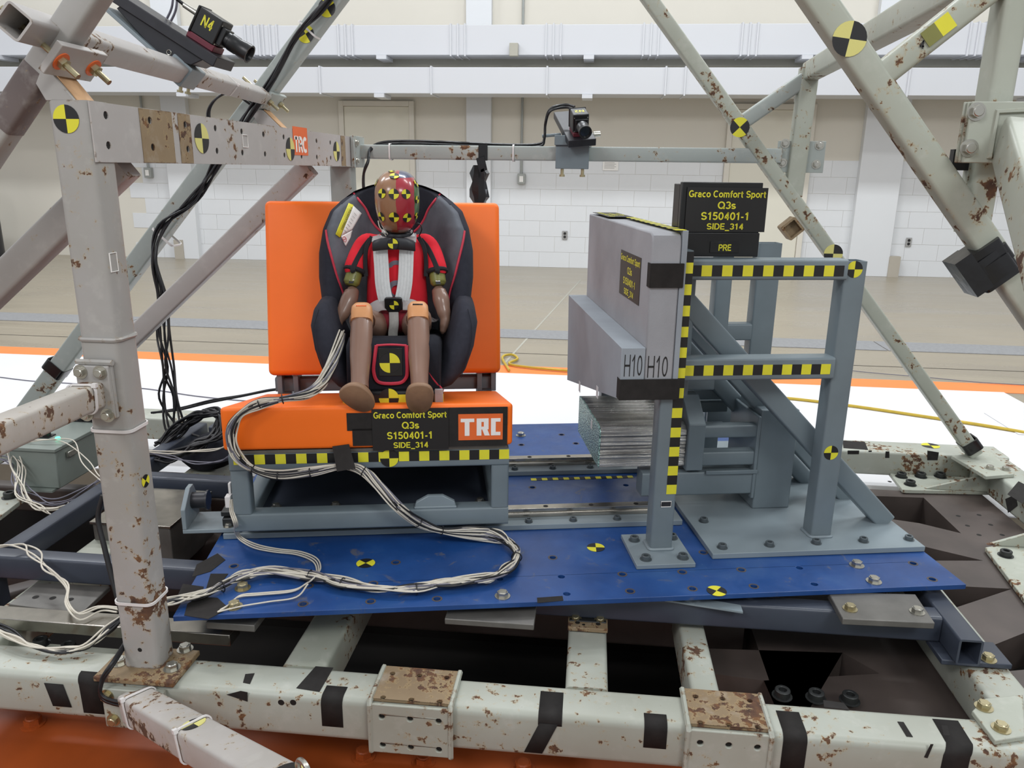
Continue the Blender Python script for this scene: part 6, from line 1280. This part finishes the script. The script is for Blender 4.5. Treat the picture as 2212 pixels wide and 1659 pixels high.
c = V((ebx-.105, eby+.11, ez)); part('connector', MB().box(c.x-.02, c.x+.02, c.y-.02, c.y+.02, ez, ez+.004).cyl(c, c+V((0, 0, .03)), .014), 'blackpl', eb)
c = V((ebx-.05, eby+.09, ez)); part('indicator_light', MB().cyl(c, c+V((0, 0, .008)), .010, .007, 12), 'led', eb)
part('latch', MB().box(ebx+.0005, ebx+.012, eby+.05, eby+.10, ez-.05, ez-.03), 'steel', eb, .002)
b2 = thing('battery_box', 'bare metal box between the stop bracket and the rusty post', 'box', (-.50, .55, -.21))
part('case', MB().box(-.66, -.42, .47, .72, -.21, -.06), 'plate', b2, .004); part('lid', MB().box(-.665, -.415, .465, .725, -.06, -.052), 'bar', b2, .001)
random.seed(21)
def wires(label, grp, pts, n, spread, rad, mat, sub=(), world=True):
    for k in range(n):
        e = [V(p)+V((random.uniform(-1, 1), random.uniform(-1, 1), random.uniform(-.6, .6)))*spread for p in pts]
        single('signal_wire', MB().sweep(smooth_path(e, 6), rad, 5), mat, label, 'wire', pts[len(pts)//2], group=grp, smooth=80)
wires('pale signal wire tangled in front of the electronics box', 'pale wires by the electronics box', [(-1.2724, 0.8508, 0.02), (-1.1712, 0.8092, 0.02), (-1.112, 0.7561, -0.02), (-1.0256, 0.666, -0.06), (-0.9418, 0.613, -0.08), (-0.8634, 0.6103, -0.09), (-0.8396, 0.6667, -0.09)], 6, .022, .0022, 'wirew')
wires('dark signal wire tangled in front of the electronics box', 'dark wires by the electronics box', [(-1.232, 0.796, 0), (-1.1569, 0.7927, -0.02), (-1.0758, 0.7129, -0.05), (-1.0054, 0.6774, -0.08), (-0.9123, 0.6571, -0.09), (-0.8202, 0.67, -0.05), (-0.7845, 0.7187, -0.02)], 4, .02, .0022, 'wireg')
wires('pale signal wire arching from the electronics box behind the post', 'pale wires over the electronics box', [(-1.1823, 0.7849, 0.04), (-1.1179, 0.8121, 0.05), (-1.0419, 0.818, 0.06), (-0.9568, 0.8206, 0.05), (-0.8567, 0.7514, 0.02), (-0.7601, 0.6729, 0), (-0.7102, 0.6515, -0.02)], 2, .012, .002, 'wirew')
wires('pale signal wire sagging between the post and the orange cushion', 'pale wires behind the post', [(-0.6626, 0.7708, 0.06), (-0.59, 0.7816, 0.05), (-0.505, 0.8021, 0.05), (-0.4158, 0.7865, 0.07), (-0.3482, 0.7484, 0.1)], 2, .012, .0022, 'wirew')
wires('grey signal wire drooping between the post and the bench', 'grey wires behind the post', [(-0.6862, 0.7815, 0.05), (-0.6039, 0.8026, 0.03), (-0.4948, 0.8055, 0.01), (-0.404, 0.7872, 0.03), (-0.3557, 0.7572, 0.06)], 2, .012, .0022, 'wireg')
wires('white signal wire draped over the dark tube frame by the post', 'white wires over the dark frame', [(-0.7365, 0.1952, 0), (-0.6966, 0.2249, -0.01), (-0.6347, 0.2007, -0.02), (-0.5513, 0.1382, -0.02), (-0.5026, 0.1241, -0.05), (-0.4465, 0.0551, -0.06), (-0.4047, 0.0297, -0.07), (-0.3683, 0.0544, -0.07), (-0.3135, 0.0572, -0.06)], 3, .012, .0024, 'wirew')
wires('black signal cable in the thick bundle along the near sled beam', 'black cables of the near beam bundle', [(-0.6084, -0.0129, -0.08), (-0.5199, -0.0381, -0.085), (-0.4423, -0.0682, -0.095), (-0.3743, -0.0775, -0.095), (-0.3271, -0.0562, -0.09), (-0.2981, -0.019, -0.07), (-0.2742, 0.0197, -0.05)], 6, .008, .0032, 'wireb')
wires('white signal cable in the thick bundle along the near sled beam', 'white cables of the near beam bundle', [(-0.5947, -0.0287, -0.075), (-0.5047, -0.0568, -0.08), (-0.4342, -0.0781, -0.09), (-0.3756, -0.0745, -0.09), (-0.3251, -0.058, -0.085), (-0.2988, -0.008, -0.065), (-0.2767, 0.0333, -0.05)], 5, .010, .0024, 'wirew')
wires('black cable twisted along the white floor edge towards the bench', 'black cables towards the bench', [(-0.9617, 1.3343, 0), (-0.8437, 1.3373, 0.02), (-0.7281, 1.3449, 0.05), (-0.5613, 1.2841, 0.1), (-0.4092, 1.197, 0.15), (-0.3118, 1.1371, 0.18)], 2, .008, .005, 'wireb')
wires('black cable in the coiled heap behind the orange cushion corner', 'black cables of the coiled heap', [(-0.7866, 1.0846, -0.04), (-0.7538, 1.1319, 0), (-0.6749, 1.13, 0.05), (-0.5936, 1.1009, 0.09), (-0.5444, 1.087, 0.07), (-0.5347, 1.0232, 0.03), (-0.5839, 0.9776, 0), (-0.6603, 0.9539, -0.03), (-0.743, 0.9459, -0.04)], 12, .03, .005, 'wireb')
single('cable_bag', MB().loft([ell((-.60, 1.12, z), a, c_, 20) for z, a, c_ in ((-.10, .08, .12), (-.07, .11, .14), (-.04, .10, .13), (-.015, .06, .08), (-.008, .02, .03))]), 'fabk', 'dark cloth bundle under the coiled black cables', 'bundle', (-.60, 1.12, -.105), smooth=50)
pts = [(-0.316, 0.05, 0.2331), (-0.3281, 0.04, 0.1794), (-0.3086, 0.02, 0.1207), (-0.2869, 0, 0.0627), (-0.2534, -0.03, -0.0116)]
single('power_cable', MB().sweep(smooth_path(pts, 6), .006, 6), 'wireb', 'black power cable hanging down behind the rusty post', 'cable', pts[2], smooth=80)
